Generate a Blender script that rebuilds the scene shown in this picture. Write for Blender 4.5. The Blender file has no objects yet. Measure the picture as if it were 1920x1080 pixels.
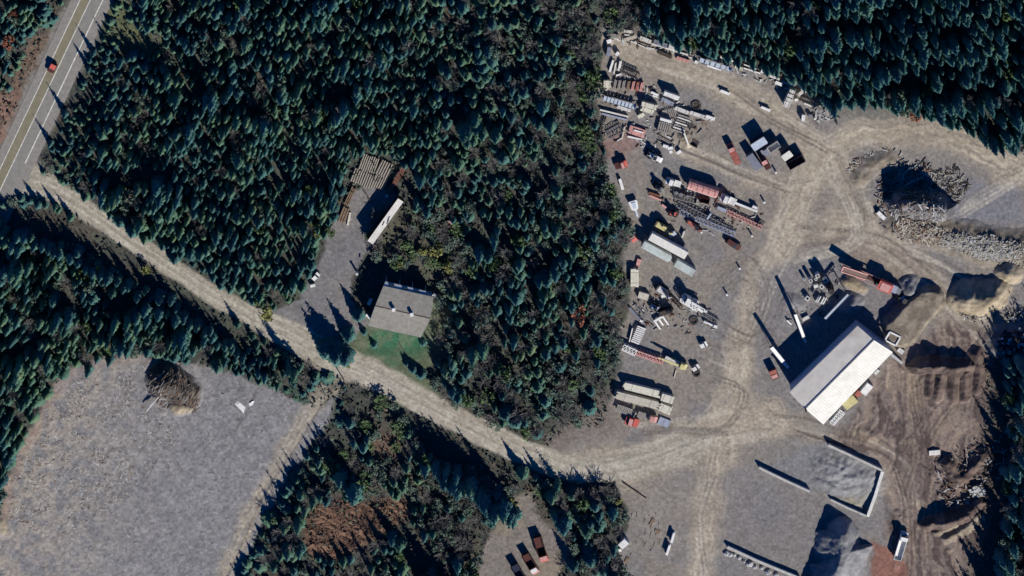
import bpy, math, random
import numpy as np
from mathutils import Vector, Matrix

# ------------------------------------------------------------------ frame of reference
S = 0.17                      # metres per pixel of the 1920 px wide survey frame
TILT = math.radians(20)       # the satellite looks from the north, a little off the vertical
DIST = 1500.0
W, H = 1920, 1080
C = bpy.context.scene.collection
scene = bpy.context.scene
random.seed(4)
RNG = np.random.default_rng(11)

cam_pos = np.array([0, DIST*math.sin(TILT), DIST*math.cos(TILT)])
UPV = np.array([0, math.cos(TILT), -math.sin(TILT)])
FWD = np.array([0, -math.sin(TILT), -math.cos(TILT)])

def at(p, z=0.0):
    """ground point (or point at height z) seen at survey pixel p"""
    d = FWD + np.array([1., 0, 0])*((p[0]-W/2)*S/DIST) + UPV*((H/2-p[1])*S/DIST)
    t = (z-cam_pos[2])/d[2]
    q = cam_pos + d*t
    return Vector((q[0], q[1], z))

def at_np(px, py):
    dx = (px-W/2)*S/DIST
    u = (H/2-py)*S/DIST
    dy = FWD[1]+UPV[1]*u
    dz = FWD[2]+UPV[2]*u
    t = -cam_pos[2]/dz
    return cam_pos[0]+dx*t, cam_pos[1]+dy*t

def proj_np(x, y):
    rx = x-cam_pos[0]; ry = y-cam_pos[1]; rz = -cam_pos[2]
    dep = ry*FWD[1]+rz*FWD[2]
    return W/2+rx/dep*DIST/S, H/2-(ry*UPV[1]+rz*UPV[2])/dep*DIST/S

# ------------------------------------------------------------------ camera, sun, sky
cd = bpy.data.cameras.new('survey_camera')
cam = bpy.data.objects.new('survey_camera', cd)
C.objects.link(cam)
cam.location = cam_pos
cam.rotation_euler = (-TILT, 0, 0)
cd.sensor_width = 36
cd.lens = 36*DIST/(W*S)
cd.clip_start = 10
cd.clip_end = 12000
scene.camera = cam

SUN_EL = math.radians(32)
SDIR = Vector((-0.50, 0.866, 0)).normalized()      # the way shadows run on the ground
sun_vec = Vector((-SDIR.x*math.cos(SUN_EL), -SDIR.y*math.cos(SUN_EL), math.sin(SUN_EL)))   # towards the sun
sd = bpy.data.lights.new('sun', 'SUN')
sd.energy = 5.0
sd.angle = math.radians(0.5)
sd.color = (1.0, 0.95, 0.87)
so = bpy.data.objects.new('sun', sd)
C.objects.link(so)
so.rotation_euler = (-sun_vec).to_track_quat('-Z', 'Y').to_euler()
so.location = (0, 0, 200)

wd = bpy.data.worlds.new('World')
scene.world = wd
wd.use_nodes = True
wn = wd.node_tree
sky = wn.nodes.new('ShaderNodeTexSky')
sky.sky_type = 'NISHITA'
sky.sun_disc = False
sky.sun_elevation = SUN_EL
sky.sun_rotation = math.atan2(sun_vec.x, sun_vec.y)
sky.altitude = 9000
sky.air_density = 0.8
sky.dust_density = 0.0
sky.ozone_density = 10.0
bg = wn.nodes['Background']
bg.inputs[1].default_value = 0.15
hs = wn.nodes.new('ShaderNodeHueSaturation')
hs.inputs['Saturation'].default_value = 1.95
wn.links.new(sky.outputs[0], hs.inputs['Color'])
wn.links.new(hs.outputs[0], bg.inputs[0])
scene.view_settings.view_transform = 'Standard'
scene.view_settings.look = 'None'
scene.view_settings.exposure = 0.24
scene.view_settings.gamma = 1.0
scene.cycles.max_bounces = 4
scene.cycles.diffuse_bounces = 2

# ------------------------------------------------------------------ materials
MATS = {}
TONES = {}
def mat(name, a, b=None, scale=2.0, rough=0.8, metal=0.0, spec=0.3, bump=0.0, detail=4.0, mottle=0.0):
    """two-tone noise material in the object's own coordinates, mottle adds dirt"""
    if name in MATS: return MATS[name]
    TONES[name] = (a, b or tuple(x*0.75 for x in a))
    m = bpy.data.materials.new(name)
    m.use_nodes = True
    nt = m.node_tree
    bs = nt.nodes['Principled BSDF']
    bs.inputs['Roughness'].default_value = rough
    bs.inputs['Metallic'].default_value = metal
    bs.inputs['Specular IOR Level'].default_value = spec
    b = b or tuple(x*0.75 for x in a)
    geo = nt.nodes.new('ShaderNodeNewGeometry')
    no = nt.nodes.new('ShaderNodeTexNoise')
    no.inputs['Scale'].default_value = scale
    no.inputs['Detail'].default_value = detail
    no.inputs['Roughness'].default_value = 0.65
    nt.links.new(geo.outputs['Position'], no.inputs['Vector'])
    ra = nt.nodes.new('ShaderNodeValToRGB')
    ra.color_ramp.elements[0].position = 0.36
    ra.color_ramp.elements[1].position = 0.64
    ra.color_ramp.elements[0].color = (*b, 1)
    ra.color_ramp.elements[1].color = (*a, 1)
    nt.links.new(no.outputs['Fac'], ra.inputs['Fac'])
    out = ra.outputs['Color']
    if mottle:
        n2 = nt.nodes.new('ShaderNodeTexNoise')
        n2.inputs['Scale'].default_value = scale*0.35
        n2.inputs['Detail'].default_value = 5
        nt.links.new(geo.outputs['Position'], n2.inputs['Vector'])
        mr = nt.nodes.new('ShaderNodeMapRange')
        mr.inputs['From Min'].default_value = 0.5
        mr.inputs['From Max'].default_value = 0.72
        mr.inputs['To Max'].default_value = mottle
        nt.links.new(n2.outputs['Fac'], mr.inputs['Value'])
        mx = nt.nodes.new('ShaderNodeMix'); mx.data_type = 'RGBA'
        nt.links.new(mr.outputs['Result'], mx.inputs['Factor'])
        nt.links.new(out, mx.inputs['A'])
        mx.inputs['B'].default_value = (0.16, 0.13, 0.10, 1)
        out = mx.outputs['Result']
    nt.links.new(out, bs.inputs['Base Color'])
    if bump:
        bp = nt.nodes.new('ShaderNodeBump')
        bp.inputs['Strength'].default_value = bump
        bp.inputs['Distance'].default_value = 0.3
        nt.links.new(no.outputs['Fac'], bp.inputs['Height'])
        nt.links.new(bp.outputs['Normal'], bs.inputs['Normal'])
    MATS[name] = m
    return m

mat('white_paint', (0.80,0.80,0.78), (0.66,0.66,0.64), 0.8, 0.5, mottle=0.25)
mat('white_roof', (0.76,0.74,0.68), (0.66,0.64,0.58), 0.5, 0.5, mottle=0.12)
mat('offwhite', (0.62,0.62,0.60), (0.48,0.47,0.46), 1.2, 0.6, mottle=0.45)
mat('pale_green', (0.52,0.58,0.55), (0.45,0.50,0.48), 0.8, 0.6, mottle=0.35)
mat('pale_blue', (0.48,0.56,0.66), (0.40,0.47,0.56), 0.9, 0.5, mottle=0.3)
mat('slate_blue', (0.22,0.24,0.30), (0.17,0.18,0.23), 0.9, 0.55, mottle=0.3)
mat('steel_blue', (0.34,0.38,0.48), (0.24,0.27,0.36), 1.5, 0.5, 0.2, mottle=0.3)
mat('grey_steel', (0.20,0.21,0.23), (0.13,0.13,0.15), 2, 0.5, 0.3, mottle=0.4)
mat('dark_steel', (0.055,0.055,0.062), (0.035,0.03,0.03), 2, 0.5, 0.2, mottle=0.2)
mat('rust', (0.20,0.085,0.05), (0.11,0.05,0.035), 1.8, 0.85, mottle=0.3)
mat('dull_red', (0.42,0.13,0.10), (0.28,0.08,0.06), 1.2, 0.6, mottle=0.35)
mat('bright_red', (0.62,0.14,0.11), (0.50,0.10,0.08), 1.5, 0.45, mottle=0.2)
mat('pink_red', (0.62,0.34,0.31), (0.48,0.22,0.20), 0.9, 0.6, mottle=0.35)  # pale red; as roof of red vehicles it paints sunlight onto the top
mat('maroon', (0.09,0.022,0.018), (0.055,0.015,0.013), 1.5, 0.5)
mat('navy_paint', (0.02,0.025,0.06), (0.015,0.016,0.04), 1.5, 0.4)
mat('yellow_paint', (0.60,0.56,0.28), (0.48,0.42,0.18), 1.5, 0.55, mottle=0.4)
mat('lumber', (0.58,0.54,0.46), (0.45,0.41,0.34), 1.6, 0.85, mottle=0.2)
mat('lumber_cream', (0.68,0.66,0.55), (0.57,0.54,0.44), 1.2, 0.85, mottle=0.15)
mat('lumber_grey', (0.33,0.31,0.29), (0.22,0.20,0.185), 2, 0.9, mottle=0.2)
mat('lumber_brown', (0.27,0.19,0.13), (0.16,0.11,0.075), 2, 0.9)
mat('lumber_pale', (0.72,0.71,0.68), (0.56,0.54,0.50), 1.4, 0.85, mottle=0.2)
mat('timber_dark', (0.085,0.065,0.05), (0.05,0.036,0.03), 3, 0.9)
mat('bark', (0.11,0.085,0.065), (0.06,0.045,0.035), 4, 0.95)
mat('log_wood', (0.36,0.33,0.29), (0.22,0.19,0.16), 3, 0.9)
mat('rubber', (0.02,0.02,0.022), (0.012,0.012,0.013), 4, 0.9)
mat('glass', (0.03,0.04,0.05), (0.02,0.025,0.03), 2, 0.12, spec=0.6)
mat('concrete', (0.52,0.51,0.48), (0.40,0.39,0.36), 1.2, 0.9, mottle=0.3)
mat('concrete_pale', (0.74,0.73,0.69), (0.60,0.59,0.55), 1.2, 0.9, mottle=0.2)
mat('shingle', (0.30,0.285,0.25), (0.225,0.215,0.19), 0.9, 0.95, mottle=0.3)
mat('siding', (0.50,0.52,0.55), (0.44,0.46,0.48), 2, 0.8)
mat('gravel_grey', (0.25,0.25,0.255), (0.19,0.19,0.195), 0.9, 0.95, bump=0.3, detail=8)
mat('sand', (0.40,0.335,0.235), (0.27,0.22,0.15), 0.5, 0.95, bump=0.35, detail=8)
mat('mud', (0.150,0.112,0.094), (0.070,0.052,0.048), 0.5, 0.95, bump=0.7, detail=8)
mat('earth', (0.275,0.235,0.18), (0.175,0.148,0.113), 0.6, 0.95, bump=0.5, detail=8)
mat('bark_mulch', (0.125,0.105,0.085), (0.06,0.05,0.042), 0.7, 0.95, bump=0.8, detail=8)
mat('ash_heap', (0.21,0.20,0.20), (0.10,0.095,0.10), 0.6, 0.95, bump=0.8, detail=8)
mat('stick_pale', (0.44,0.41,0.35), (0.28,0.26,0.215), 0.7, 0.9)
mat('stick_grey', (0.30,0.29,0.28), (0.18,0.17,0.16), 0.7, 0.9)
mat('stick_brown', (0.24,0.15,0.10), (0.12,0.08,0.06), 0.7, 0.9)
mat('stick_white', (0.50,0.51,0.51), (0.34,0.345,0.34), 0.7, 0.8)
mat('rock', (0.45,0.45,0.45), (0.30,0.30,0.30), 1.5, 0.9)
mat('needle', (0.046,0.122,0.120), (0.022,0.064,0.070), 0.33, 0.75, spec=0.2, detail=3)
mat('needle_green', (0.068,0.135,0.095), (0.034,0.080,0.062), 0.33, 0.75, spec=0.2, detail=3)
mat('leaf_yellow', (0.26,0.25,0.075), (0.13,0.15,0.05), 0.9, 0.7)
mat('leaf_green', (0.10,0.16,0.055), (0.05,0.095,0.04), 0.9, 0.7)
mat('leaf_sage', (0.125,0.175,0.135), (0.062,0.098,0.078), 0.8, 0.75)
mat('leaf_red', (0.30,0.115,0.07), (0.19,0.075,0.05), 0.9, 0.75)
mat('twig', (0.155,0.15,0.145), (0.085,0.082,0.08), 0.6, 0.9)
mat('brush', (0.085,0.115,0.088), (0.042,0.062,0.05), 0.25, 0.9)
mat('brush_brown', (0.115,0.09,0.07), (0.06,0.047,0.04), 0.25, 0.9)
mat('asphalt_olive', (0.225,0.205,0.14), (0.18,0.165,0.115), 0.5, 0.9, detail=8)
mat('asphalt_grey', (0.245,0.235,0.215), (0.195,0.19,0.175), 0.5, 0.9, detail=8)
mat('shoulder', (0.27,0.255,0.235), (0.20,0.19,0.175), 0.8, 0.95, detail=8)
mat('line_paint', (0.72,0.72,0.66), (0.42,0.42,0.38), 0.9, 0.7)
M = MATS
mat('gravel_pale', (0.30,0.30,0.30), (0.19,0.19,0.195), 0.9, 0.95)
mat('stick_bleach', (0.66,0.65,0.62), (0.48,0.47,0.45), 0.7, 0.9)
mat('litter_brown', (0.24,0.155,0.115), (0.13,0.08,0.06), 0.5, 0.95)
mat('shed_grey', (0.82,0.76,0.65), (0.70,0.65,0.57), 0.35, 0.6, mottle=0.35)
for n_,a_,b_,c_ in (('needle',(0.028,0.074,0.078),(0.054,0.148,0.138),(0.120,0.200,0.110)),('needle_green',(0.042,0.098,0.076),(0.078,0.168,0.112),(0.155,0.205,0.090))):
    r_=[n for n in M[n_].node_tree.nodes if n.type=='VALTORGB'][0].color_ramp
    r_.elements[0].position=0.36; r_.elements[0].color=(*a_,1); r_.elements[1].position=0.52; r_.elements[1].color=(*b_,1)
    e_=r_.elements.new(0.70); e_.color=(*c_,1)
    t_=[n for n in M[n_].node_tree.nodes if n.type=='TEX_NOISE'][0]; t_.inputs['Scale'].default_value=0.13; t_.inputs['Detail'].default_value=7

# ------------------------------------------------------------------ mesh builder
class MB:
    def __init__(s): s.v=[]; s.f=[]
    def add(s, vs, fs):
        o=len(s.v); s.v += [tuple(v) for v in vs]; s.f += [tuple(i+o for i in f) for f in fs]; return s
    def box(s, c, d, rz=0.0):
        x,y,z=(k/2 for k in d); ca,sa=math.cos(rz),math.sin(rz)
        vs=[]
        for dz in (-z,z):
            for a,b in ((-x,-y),(x,-y),(x,y),(-x,y)):
                vs.append((c[0]+a*ca-b*sa, c[1]+a*sa+b*ca, c[2]+dz))
        return s.add(vs, [(3,2,1,0),(4,5,6,7),(0,1,5,4),(1,2,6,5),(2,3,7,6),(3,0,4,7)])
    def bar(s, p, q, w, h=None):
        p,q=Vector(p),Vector(q); h=h or w
        d=(q-p)
        if d.length<1e-6: return s
        d.normalize()
        u=Vector((0,0,1)) if abs(d.z)<0.95 else Vector((1,0,0))
        a=d.cross(u).normalized()*w/2; b=a.cross(d).normalized()*h/2
        vs=[p-a-b,p+a-b,p+a+b,p-a+b,q-a-b,q+a-b,q+a+b,q-a+b]
        return s.add(vs,[(0,1,2,3),(7,6,5,4),(0,4,5,1),(1,5,6,2),(2,6,7,3),(3,7,4,0)])
    def cyl(s, p, q, r0, r1=None, n=8):
        p,q=Vector(p),Vector(q); r1=r0 if r1 is None else r1
        d=(q-p).normalized(); u=Vector((0,0,1)) if abs(d.z)<0.95 else Vector((1,0,0))
        a=d.cross(u).normalized(); b=a.cross(d).normalized()
        vs=[]
        for c,r in ((p,r0),(q,r1)):
            for k in range(n):
                t=2*math.pi*k/n; vs.append(c+a*r*math.cos(t)+b*r*math.sin(t))
        fs=[(k,(k+1)%n,n+(k+1)%n,n+k) for k in range(n)]+[tuple(reversed(range(n))),tuple(range(n,2*n))]
        return s.add(vs,fs)
    def prism(s, poly, z0, z1):
        n=len(poly)
        vs=[(x,y,z0) for x,y in poly]+[(x,y,z1) for x,y in poly]
        fs=[tuple(reversed(range(n))),tuple(range(n,2*n))]+[(k,(k+1)%n,n+(k+1)%n,n+k) for k in range(n)]
        return s.add(vs,fs)
    def side(s, prof, y0, y1):
        """profile in x,z swept across y"""
        n=len(prof)
        vs=[(x,y0,z) for x,z in prof]+[(x,y1,z) for x,z in prof]
        fs=[tuple(range(n)),tuple(reversed(range(n,2*n)))]+[(k,n+k,n+(k+1)%n,(k+1)%n) for k in range(n)]
        return s.add(vs,fs)
    def slab(s, a,b,c,d,t):
        """a quad given thickness t downwards along its normal"""
        a,b,c,d=map(Vector,(a,b,c,d)); n=(b-a).cross(d-a).normalized()*t
        vs=[a,b,c,d,a-n,b-n,c-n,d-n]
        return s.add(vs,[(0,1,2,3),(7,6,5,4),(0,4,5,1),(1,5,6,2),(2,6,7,3),(3,7,4,0)])
    def build(s, name, m, parent=None, smooth=False):
        me=bpy.data.meshes.new(name)
        me.from_pydata(s.v,[],s.f); me.update()
        me.materials.append(M[m] if isinstance(m,str) else m)
        if smooth: me.polygons.foreach_set('use_smooth',[True]*len(me.polygons))
        o=bpy.data.objects.new(name,me); C.objects.link(o)
        if parent is not None: o.parent=parent
        return o

def tag(o,label=None,cat=None,group=None,kind=None):
    if label: o['label']=label
    if cat: o['category']=cat
    if group: o['group']=group
    if kind: o['kind']=kind
    return o

def root(name,label,cat,loc,rz=0.0,group=None):
    o=bpy.data.objects.new(name,None); o.empty_display_size=0.5
    C.objects.link(o); o.location=loc; o.rotation_euler=(0,0,rz)
    return tag(o,label,cat,group,'thing')

def span(name,label,cat,p0,p1,z=0.0,group=None):
    """an Empty at the middle of a thing whose top runs between survey pixels p0 and p1 at height z; +x runs p0 to p1"""
    a,b=at(p0,z),at(p1,z); d=b-a
    o=root(name,label,cat,((a.x+b.x)/2,(a.y+b.y)/2,0),math.atan2(d.y,d.x),group)
    return o,d.length

def wheels(r,xs,y,rad=0.45,wid=0.3,name='wheel'):
    for x in xs:
        for s in (-1,1):
            w=MB().cyl((x,s*y-wid/2,rad),(x,s*y+wid/2,rad),rad,n=12).build(name,'rubber',r)
            MB().cyl((x,s*y-wid/2-0.02,rad),(x,s*y+wid/2+0.02,rad),rad*0.5,n=8).build('rim','offwhite',w)
# ------------------------------------------------------------------ numpy helpers: noise, polygons, tracks
def vnoise(x, y, seed):
    r=np.random.default_rng(seed); N=256
    L=r.random((N,N)).astype(np.float32)
    xi=np.floor(x).astype(int); yi=np.floor(y).astype(int)
    fx=(x-xi).astype(np.float32); fy=(y-yi).astype(np.float32)
    fx=fx*fx*(3-2*fx); fy=fy*fy*(3-2*fy)
    a=L[yi%N,xi%N]; b=L[yi%N,(xi+1)%N]; c=L[(yi+1)%N,xi%N]; d=L[(yi+1)%N,(xi+1)%N]
    return (a*(1-fx)+b*fx)*(1-fy)+(c*(1-fx)+d*fx)*fy
def fbm(x,y,seed,oct=4,gain=0.5):
    s=np.zeros_like(x,dtype=np.float32); a=1.0; t=0
    for k in range(oct):
        s+=a*vnoise(x*2**k+k*17.3,y*2**k+k*9.1,seed+k); t+=a; a*=gain
    return s/t
def inpoly(px,py,poly):
    """signed pixel distance to a polygon, positive inside (exact near the edge)"""
    P=np.array(poly,float); n=len(P)
    ins=np.zeros(px.shape,bool); dm=np.full(px.shape,1e9)
    for i in range(n):
        a=P[i]; b=P[(i+1)%n]
        c=((a[1]>py)!=(b[1]>py))
        with np.errstate(divide='ignore',invalid='ignore'):
            xx=(b[0]-a[0])*(py-a[1])/(b[1]-a[1]+1e-12)+a[0]
        ins^=c&(px<xx)
        d=b-a; L=max(d@d,1e-9)
        t=np.clip(((px-a[0])*d[0]+(py-a[1])*d[1])/L,0,1)
        dm=np.minimum(dm,np.hypot(px-a[0]-t*d[0],py-a[1]-t*d[1]))
    return np.where(ins,dm,-dm)
def track(px,py,pts):
    """(distance, signed side distance, length along) to a polyline whose points are (x,y)"""
    dm=np.full(px.shape,1e9); sd_=np.zeros(px.shape); al=np.zeros(px.shape); acc=0
    for (a,b) in zip(pts[:-1],pts[1:]):
        a=np.array(a[:2],float); b=np.array(b[:2],float); d=b-a; Ln=math.hypot(*d)
        t=np.clip(((px-a[0])*d[0]+(py-a[1])*d[1])/(Ln*Ln),0,1)
        ex=px-a[0]-t*d[0]; ey=py-a[1]-t*d[1]; q=np.hypot(ex,ey)
        m=q<dm
        dm=np.where(m,q,dm); sd_=np.where(m,np.sign(ex*d[1]-ey*d[0])*q,sd_); al=np.where(m,acc+t*Ln,al); acc+=Ln
    return dm,sd_,al
def smooth(a,b,x):
    t=np.clip((x-a)/(b-a),0,1); return t*t*(3-2*t)

# ------------------------------------------------------------------ the plan of the place, in survey pixels
ROAD=[(-60,345),(30,345),(90,352),(150,385),(215,430),(300,487),(400,552),(480,598),(540,628),(610,664),(700,703),(800,757),(900,810),(1000,856),(1090,884),(1200,868),(1300,830)]
HIGH_W=[(190,-80),(150,0),(0,317),(-190,719)]        # west edge line
FIELD=[(-200,1200),(-200,985),(0,968),(18,880),(70,770),(130,690),(200,668),(290,668),(400,690),(470,712),(540,745),(600,765),(640,735),(615,790),(590,828),(540,905),(480,1010),(440,1090),(420,1200)]
YARD=[(1130,52),(1200,62),(1300,92),(1400,122),(1480,150),(1560,200),(1650,198),(1720,212),(1800,240),(1860,270),(1960,300),(2060,320),(2060,640),(1880,650),(1850,700),(1848,790),(1830,850),(1860,930),(1850,1000),(1800,1090),(1780,1200),(1270,1200),(1200,1100),(1160,1040),(1180,960),(1150,900),(1090,905),(1040,880),(1020,842),(1060,800),(1130,800),(1148,740),(1165,640),(1178,560),(1172,480),(1185,430),(1160,370),(1140,320),(1135,250),(1118,200),(1125,120)]
DRIVE=[(500,585),(560,560),(590,500),(612,440),(640,390),(655,362),(690,345),(745,360),(752,385),(730,430),(700,462),(680,480),(668,520),(655,560),(690,590),(700,640),(640,655),(590,668),(530,640)]
LAWN=[(660,640),(690,610),(700,560),(812,552),(842,580),(835,650),(800,700),(830,740),(760,720),(700,690),(650,665)]
SOUTHLOT=[(880,1200),(900,1060),(915,1010),(960,925),(1000,925),(1010,965),(1050,1000),(1075,1040),(1040,1090),(1030,1200)]
CLEARING=[(560,990),(590,945),(640,930),(720,935),(775,930),(770,965),(730,1000),(680,1020),(640,1050),(575,1040)]
SPUR=[(1060,800),(1030,835),(1000,850)]
SIDEROAD=[(640,705),(610,735),(560,800),(520,880),(470,960),(430,1060),(400,1140)]
TRACKS=[ # points, half width, strength
 ([(1300,840),(1350,800),(1380,740),(1388,660),(1405,580),(1440,500),(1475,430),(1505,350),(1545,290),(1620,245),(1720,240),(1820,275),(1920,320),(2040,370)],26,0.95),
 ([(1090,884),(1200,868),(1300,825),(1380,800),(1440,790)],34,0.95),
 ([(1355,830),(1335,900),(1322,980),(1318,1080),(1318,1180)],24,0.85),
 ([(1150,85),(1220,110),(1300,140),(1380,170),(1450,215),(1510,255),(1560,285)],26,0.75),
 ([(1270,275),(1330,295),(1400,330),(1470,345),(1510,335)],16,0.65),
 ([(1480,430),(1560,430),(1640,450),(1720,510),(1790,570),(1840,620),(1860,650)],30,0.55),
 ([(1440,790),(1500,800),(1560,815),(1620,830),(1680,880),(1700,960),(1690,1060)],22,0.35),
 ([(1560,300),(1600,360),(1620,420),(1560,440)],26,0.55),
 ([(1920,330),(1850,370),(1800,400)],22,0.3),
]
MUD=[(1640,700),(1720,640),(1780,600),(1850,620),(1860,700),(1850,800),(1850,930),(1840,1040),(1800,1120),(1680,1120),(1660,1000),(1670,880),(1560,822),(1600,790)]

step=2.0
xs=np.concatenate([[-9000,-4500,-2200,-1100,-600,-350,-200],np.arange(-120,2041,step),[2120,2300,2600,3200,4400,7000,11000]])
ys=np.concatenate([[-9000,-4500,-2200,-1100,-600,-350,-200],np.arange(-120,1201,step),[1280,1450,1800,2400,3600,6000,10000]])
GX,GY=np.meshgrid(xs,ys)
nx,ny=len(xs),len(ys)
wx=GX+(fbm(GX/26,GY/26,1)-0.5)*26; wy=GY+(fbm(GX/26,GY/26,5)-0.5)*26     # ragged edges
n1=fbm(GX/60,GY/60,21); n2=fbm(GX/14,GY/14,31); n3=fbm(GX/5,GY/5,41,3)

def lay(col,m,c):
    m=m[...,None]; return col*(1-m)+np.array(c)*m
col=np.zeros(GX.shape+(3,))+np.array((0.076,0.080,0.070))
col=lay(col,smooth(0.5,0.7,n1)*0.6,(0.100,0.082,0.066))
col=lay(col,smooth(0.52,0.68,n2)*0.5,(0.070,0.086,0.058))
hz=np.zeros(GX.shape)
hz+=(n1-0.5)*0.8*0
d_field=inpoly(wx,wy,FIELD); f=smooth(-4,7,d_field)
col=lay(col,f,(0.238,0.234,0.240))
fst=vnoise((GX*0.5+GY*0.86)/70,(GX*0.86-GY*0.5)/3.2,77)*0.6+vnoise((GX*0.7+GY*0.7)/40,(GX*0.7-GY*0.7)/5,78)*0.4
col=lay(col,f*smooth(0.56,0.75,fst)*0.4,(0.31,0.305,0.30))
col=lay(col,f*smooth(0.42,0.26,fst)*0.4,(0.165,0.16,0.165))
wfield=smooth(1.0,0.0,(GX*0.85+GY*0.25-180)/380)
col=lay(col,f*np.clip(wfield,0,1)*smooth(0.30,0.55,n2)*0.9,(0.35,0.305,0.255))
col=lay(col,f*smooth(28,2,d_field)*np.clip(wfield,0,1)*0.6,(0.30,0.20,0.155))
col=lay(col,f*smooth(0.55,0.7,n1)*0.4,(0.21,0.205,0.225))
d_yard=inpoly(wx,wy,YARD); y_=smooth(-5,6,d_yard)
col=lay(col,y_,(0.226,0.214,0.208))
col=lay(col,y_*smooth(0.40,0.60,n1)*0.7,(0.27,0.235,0.195))
col=lay(col,y_*smooth(0.5,0.7,n2)*0.35,(0.165,0.155,0.158))
TANZ=[(1150,75),(1480,160),(1560,225),(1680,235),(1920,310),(1920,360),(1800,320),(1660,300),(1600,400),(1560,450),(1460,620),(1440,760),(1560,825),(1460,860),(1340,910),(1310,1090),(1200,1000),(1180,900),(1090,895),(1060,870),(1200,840),(1330,780),(1360,700),(1385,560),(1460,400),(1500,330),(1430,280),(1300,180),(1170,130)]
col=lay(col,smooth(-22,22,inpoly(wx,wy,TANZ))*y_*(0.35+0.3*n1),(0.275,0.245,0.215))
for pts,hw,st in TRACKS:
    d,sd_,al=track(wx,wy,pts)
    w=hw*(0.8+0.6*n1)
    st_=vnoise(al/90.0,sd_/5.0+3,71)*0.6+vnoise(al/40.0,sd_/2.6,72)*0.4
    m=smooth(w*1.5,w*0.35,d)*st*y_
    col=lay(col,np.clip(m*(0.45+0.75*st_),0,1),(0.415,0.355,0.272))
    col=lay(col,m*smooth(0.58,0.76,st_)*0.6,(0.54,0.48,0.39))
    col=lay(col,m*smooth(0.40,0.22,st_)*0.6,(0.225,0.20,0.175))
d_mud=inpoly(wx,wy,MUD); m=smooth(-18,18,d_mud)
sw=fbm(GX/9+n1*6,GY/40+n2*2,81)
col=lay(col,m*(0.55+0.4*n2),(0.200,0.150,0.130))
col=lay(col,m*smooth(0.5,0.64,sw)*0.8,(0.085,0.062,0.06))
col=lay(col,m*smooth(0.48,0.3,sw)*0.7,(0.31,0.245,0.195))
col=lay(col,smooth(-14,14,inpoly(wx,wy,[(1570,800),(1640,730),(1720,690),(1730,760),(1700,830),(1640,840)]))*smooth(0.42,0.6,n1)*0.6,(0.33,0.265,0.19))
hz+=m*(sw-0.5)*0.9*smooth(0,1,m)
BROWN=[(1500,440),(1600,440),(1700,470),(1780,560),(1700,620),(1640,520),(1560,470)]
col=lay(col,smooth(-20,20,inpoly(wx,wy,BROWN))*0.5,(0.25,0.20,0.165))
PADG=[(1420,500),(1500,480),(1600,500),(1700,560),(1640,640),(1500,720),(1420,690),(1410,600)]
col=lay(col,smooth(-12,14,inpoly(wx,wy,PADG))*0.65,(0.205,0.20,0.21))
BLUEG=[(1740,330),(1900,350),(1940,420),(1800,415),(1740,395)]
col=lay(col,smooth(-12,14,inpoly(wx,wy,BLUEG))*0.8,(0.20,0.205,0.235))
BUNK=[(1430,870),(1540,822),(1656,884),(1627,968)]
col=lay(col,smooth(-10,10,inpoly(wx,wy,BUNK))*0.85,(0.215,0.215,0.222))
col=lay(col,smooth(-6,8,inpoly(wx,wy,[(1600,920),(1650,890),(1628,965),(1560,940)]))*0.7,(0.30,0.27,0.19))
COVE=[(1350,900),(1500,920),(1640,980),(1640,1100),(1500,1100),(1365,1020)]
col=lay(col,smooth(-15,15,inpoly(wx,wy,COVE))*0.6,(0.205,0.195,0.20))
PIT=[(1642,1020),(1665,1030),(1700,1060),(1690,1120),(1625,1120)]
col=lay(col,smooth(-5,5,inpoly(wx,wy,PIT))*0.9,(0.26,0.125,0.095))
REDP=[(1130,255),(1165,250),(1200,270),(1170,300),(1130,290)]
col=lay(col,smooth(-8,8,inpoly(wx,wy,REDP))*0.7,(0.27,0.165,0.145))
d_dr=inpoly(wx,wy,DRIVE); dr=smooth(-4,5,d_dr)
col=lay(col,dr,(0.195,0.188,0.192)); col=lay(col,dr*smooth(0.4,0.6,n1)*0.4,(0.245,0.225,0.205))
d_lw=inpoly(wx,wy,LAWN); lw=smooth(-4,6,d_lw)
col=lay(col,lw,(0.13,0.155,0.095)); 
GREEN=[(695,618),(735,605),(800,630),(808,655),(790,668),(740,680),(690,662)]
col=lay(col,lw*smooth(-12,12,inpoly(wx,wy,GREEN)),(0.052,0.155,0.085))
col=lay(col,lw*smooth(0.48,0.66,n2)*0.5,(0.17,0.18,0.12)); col=lay(col,lw*smooth(0.5,0.62,fbm(GX/20,GY/20,61))*0.35,(0.075,0.10,0.06))
d_sl=inpoly(wx,wy,SOUTHLOT); sl=smooth(-5,7,d_sl)
col=lay(col,sl,(0.25,0.215,0.17)); col=lay(col,sl*smooth(0.45,0.65,n1)*0.6,(0.20,0.185,0.185))
d_cl=inpoly(wx,wy,CLEARING); cl=smooth(-8,14,d_cl)
sk=fbm((GX+GY*0.9)/30,(GX*0.6-GY)/5,91)
col=lay(col,cl,(0.17,0.098,0.07)); col=lay(col,cl*smooth(0.45,0.6,sk)*0.7,(0.29,0.175,0.115)); col=lay(col,cl*smooth(0.45,0.33,sk)*0.7,(0.085,0.055,0.045))
hz+=cl*(sk-0.5)*1.2
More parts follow.
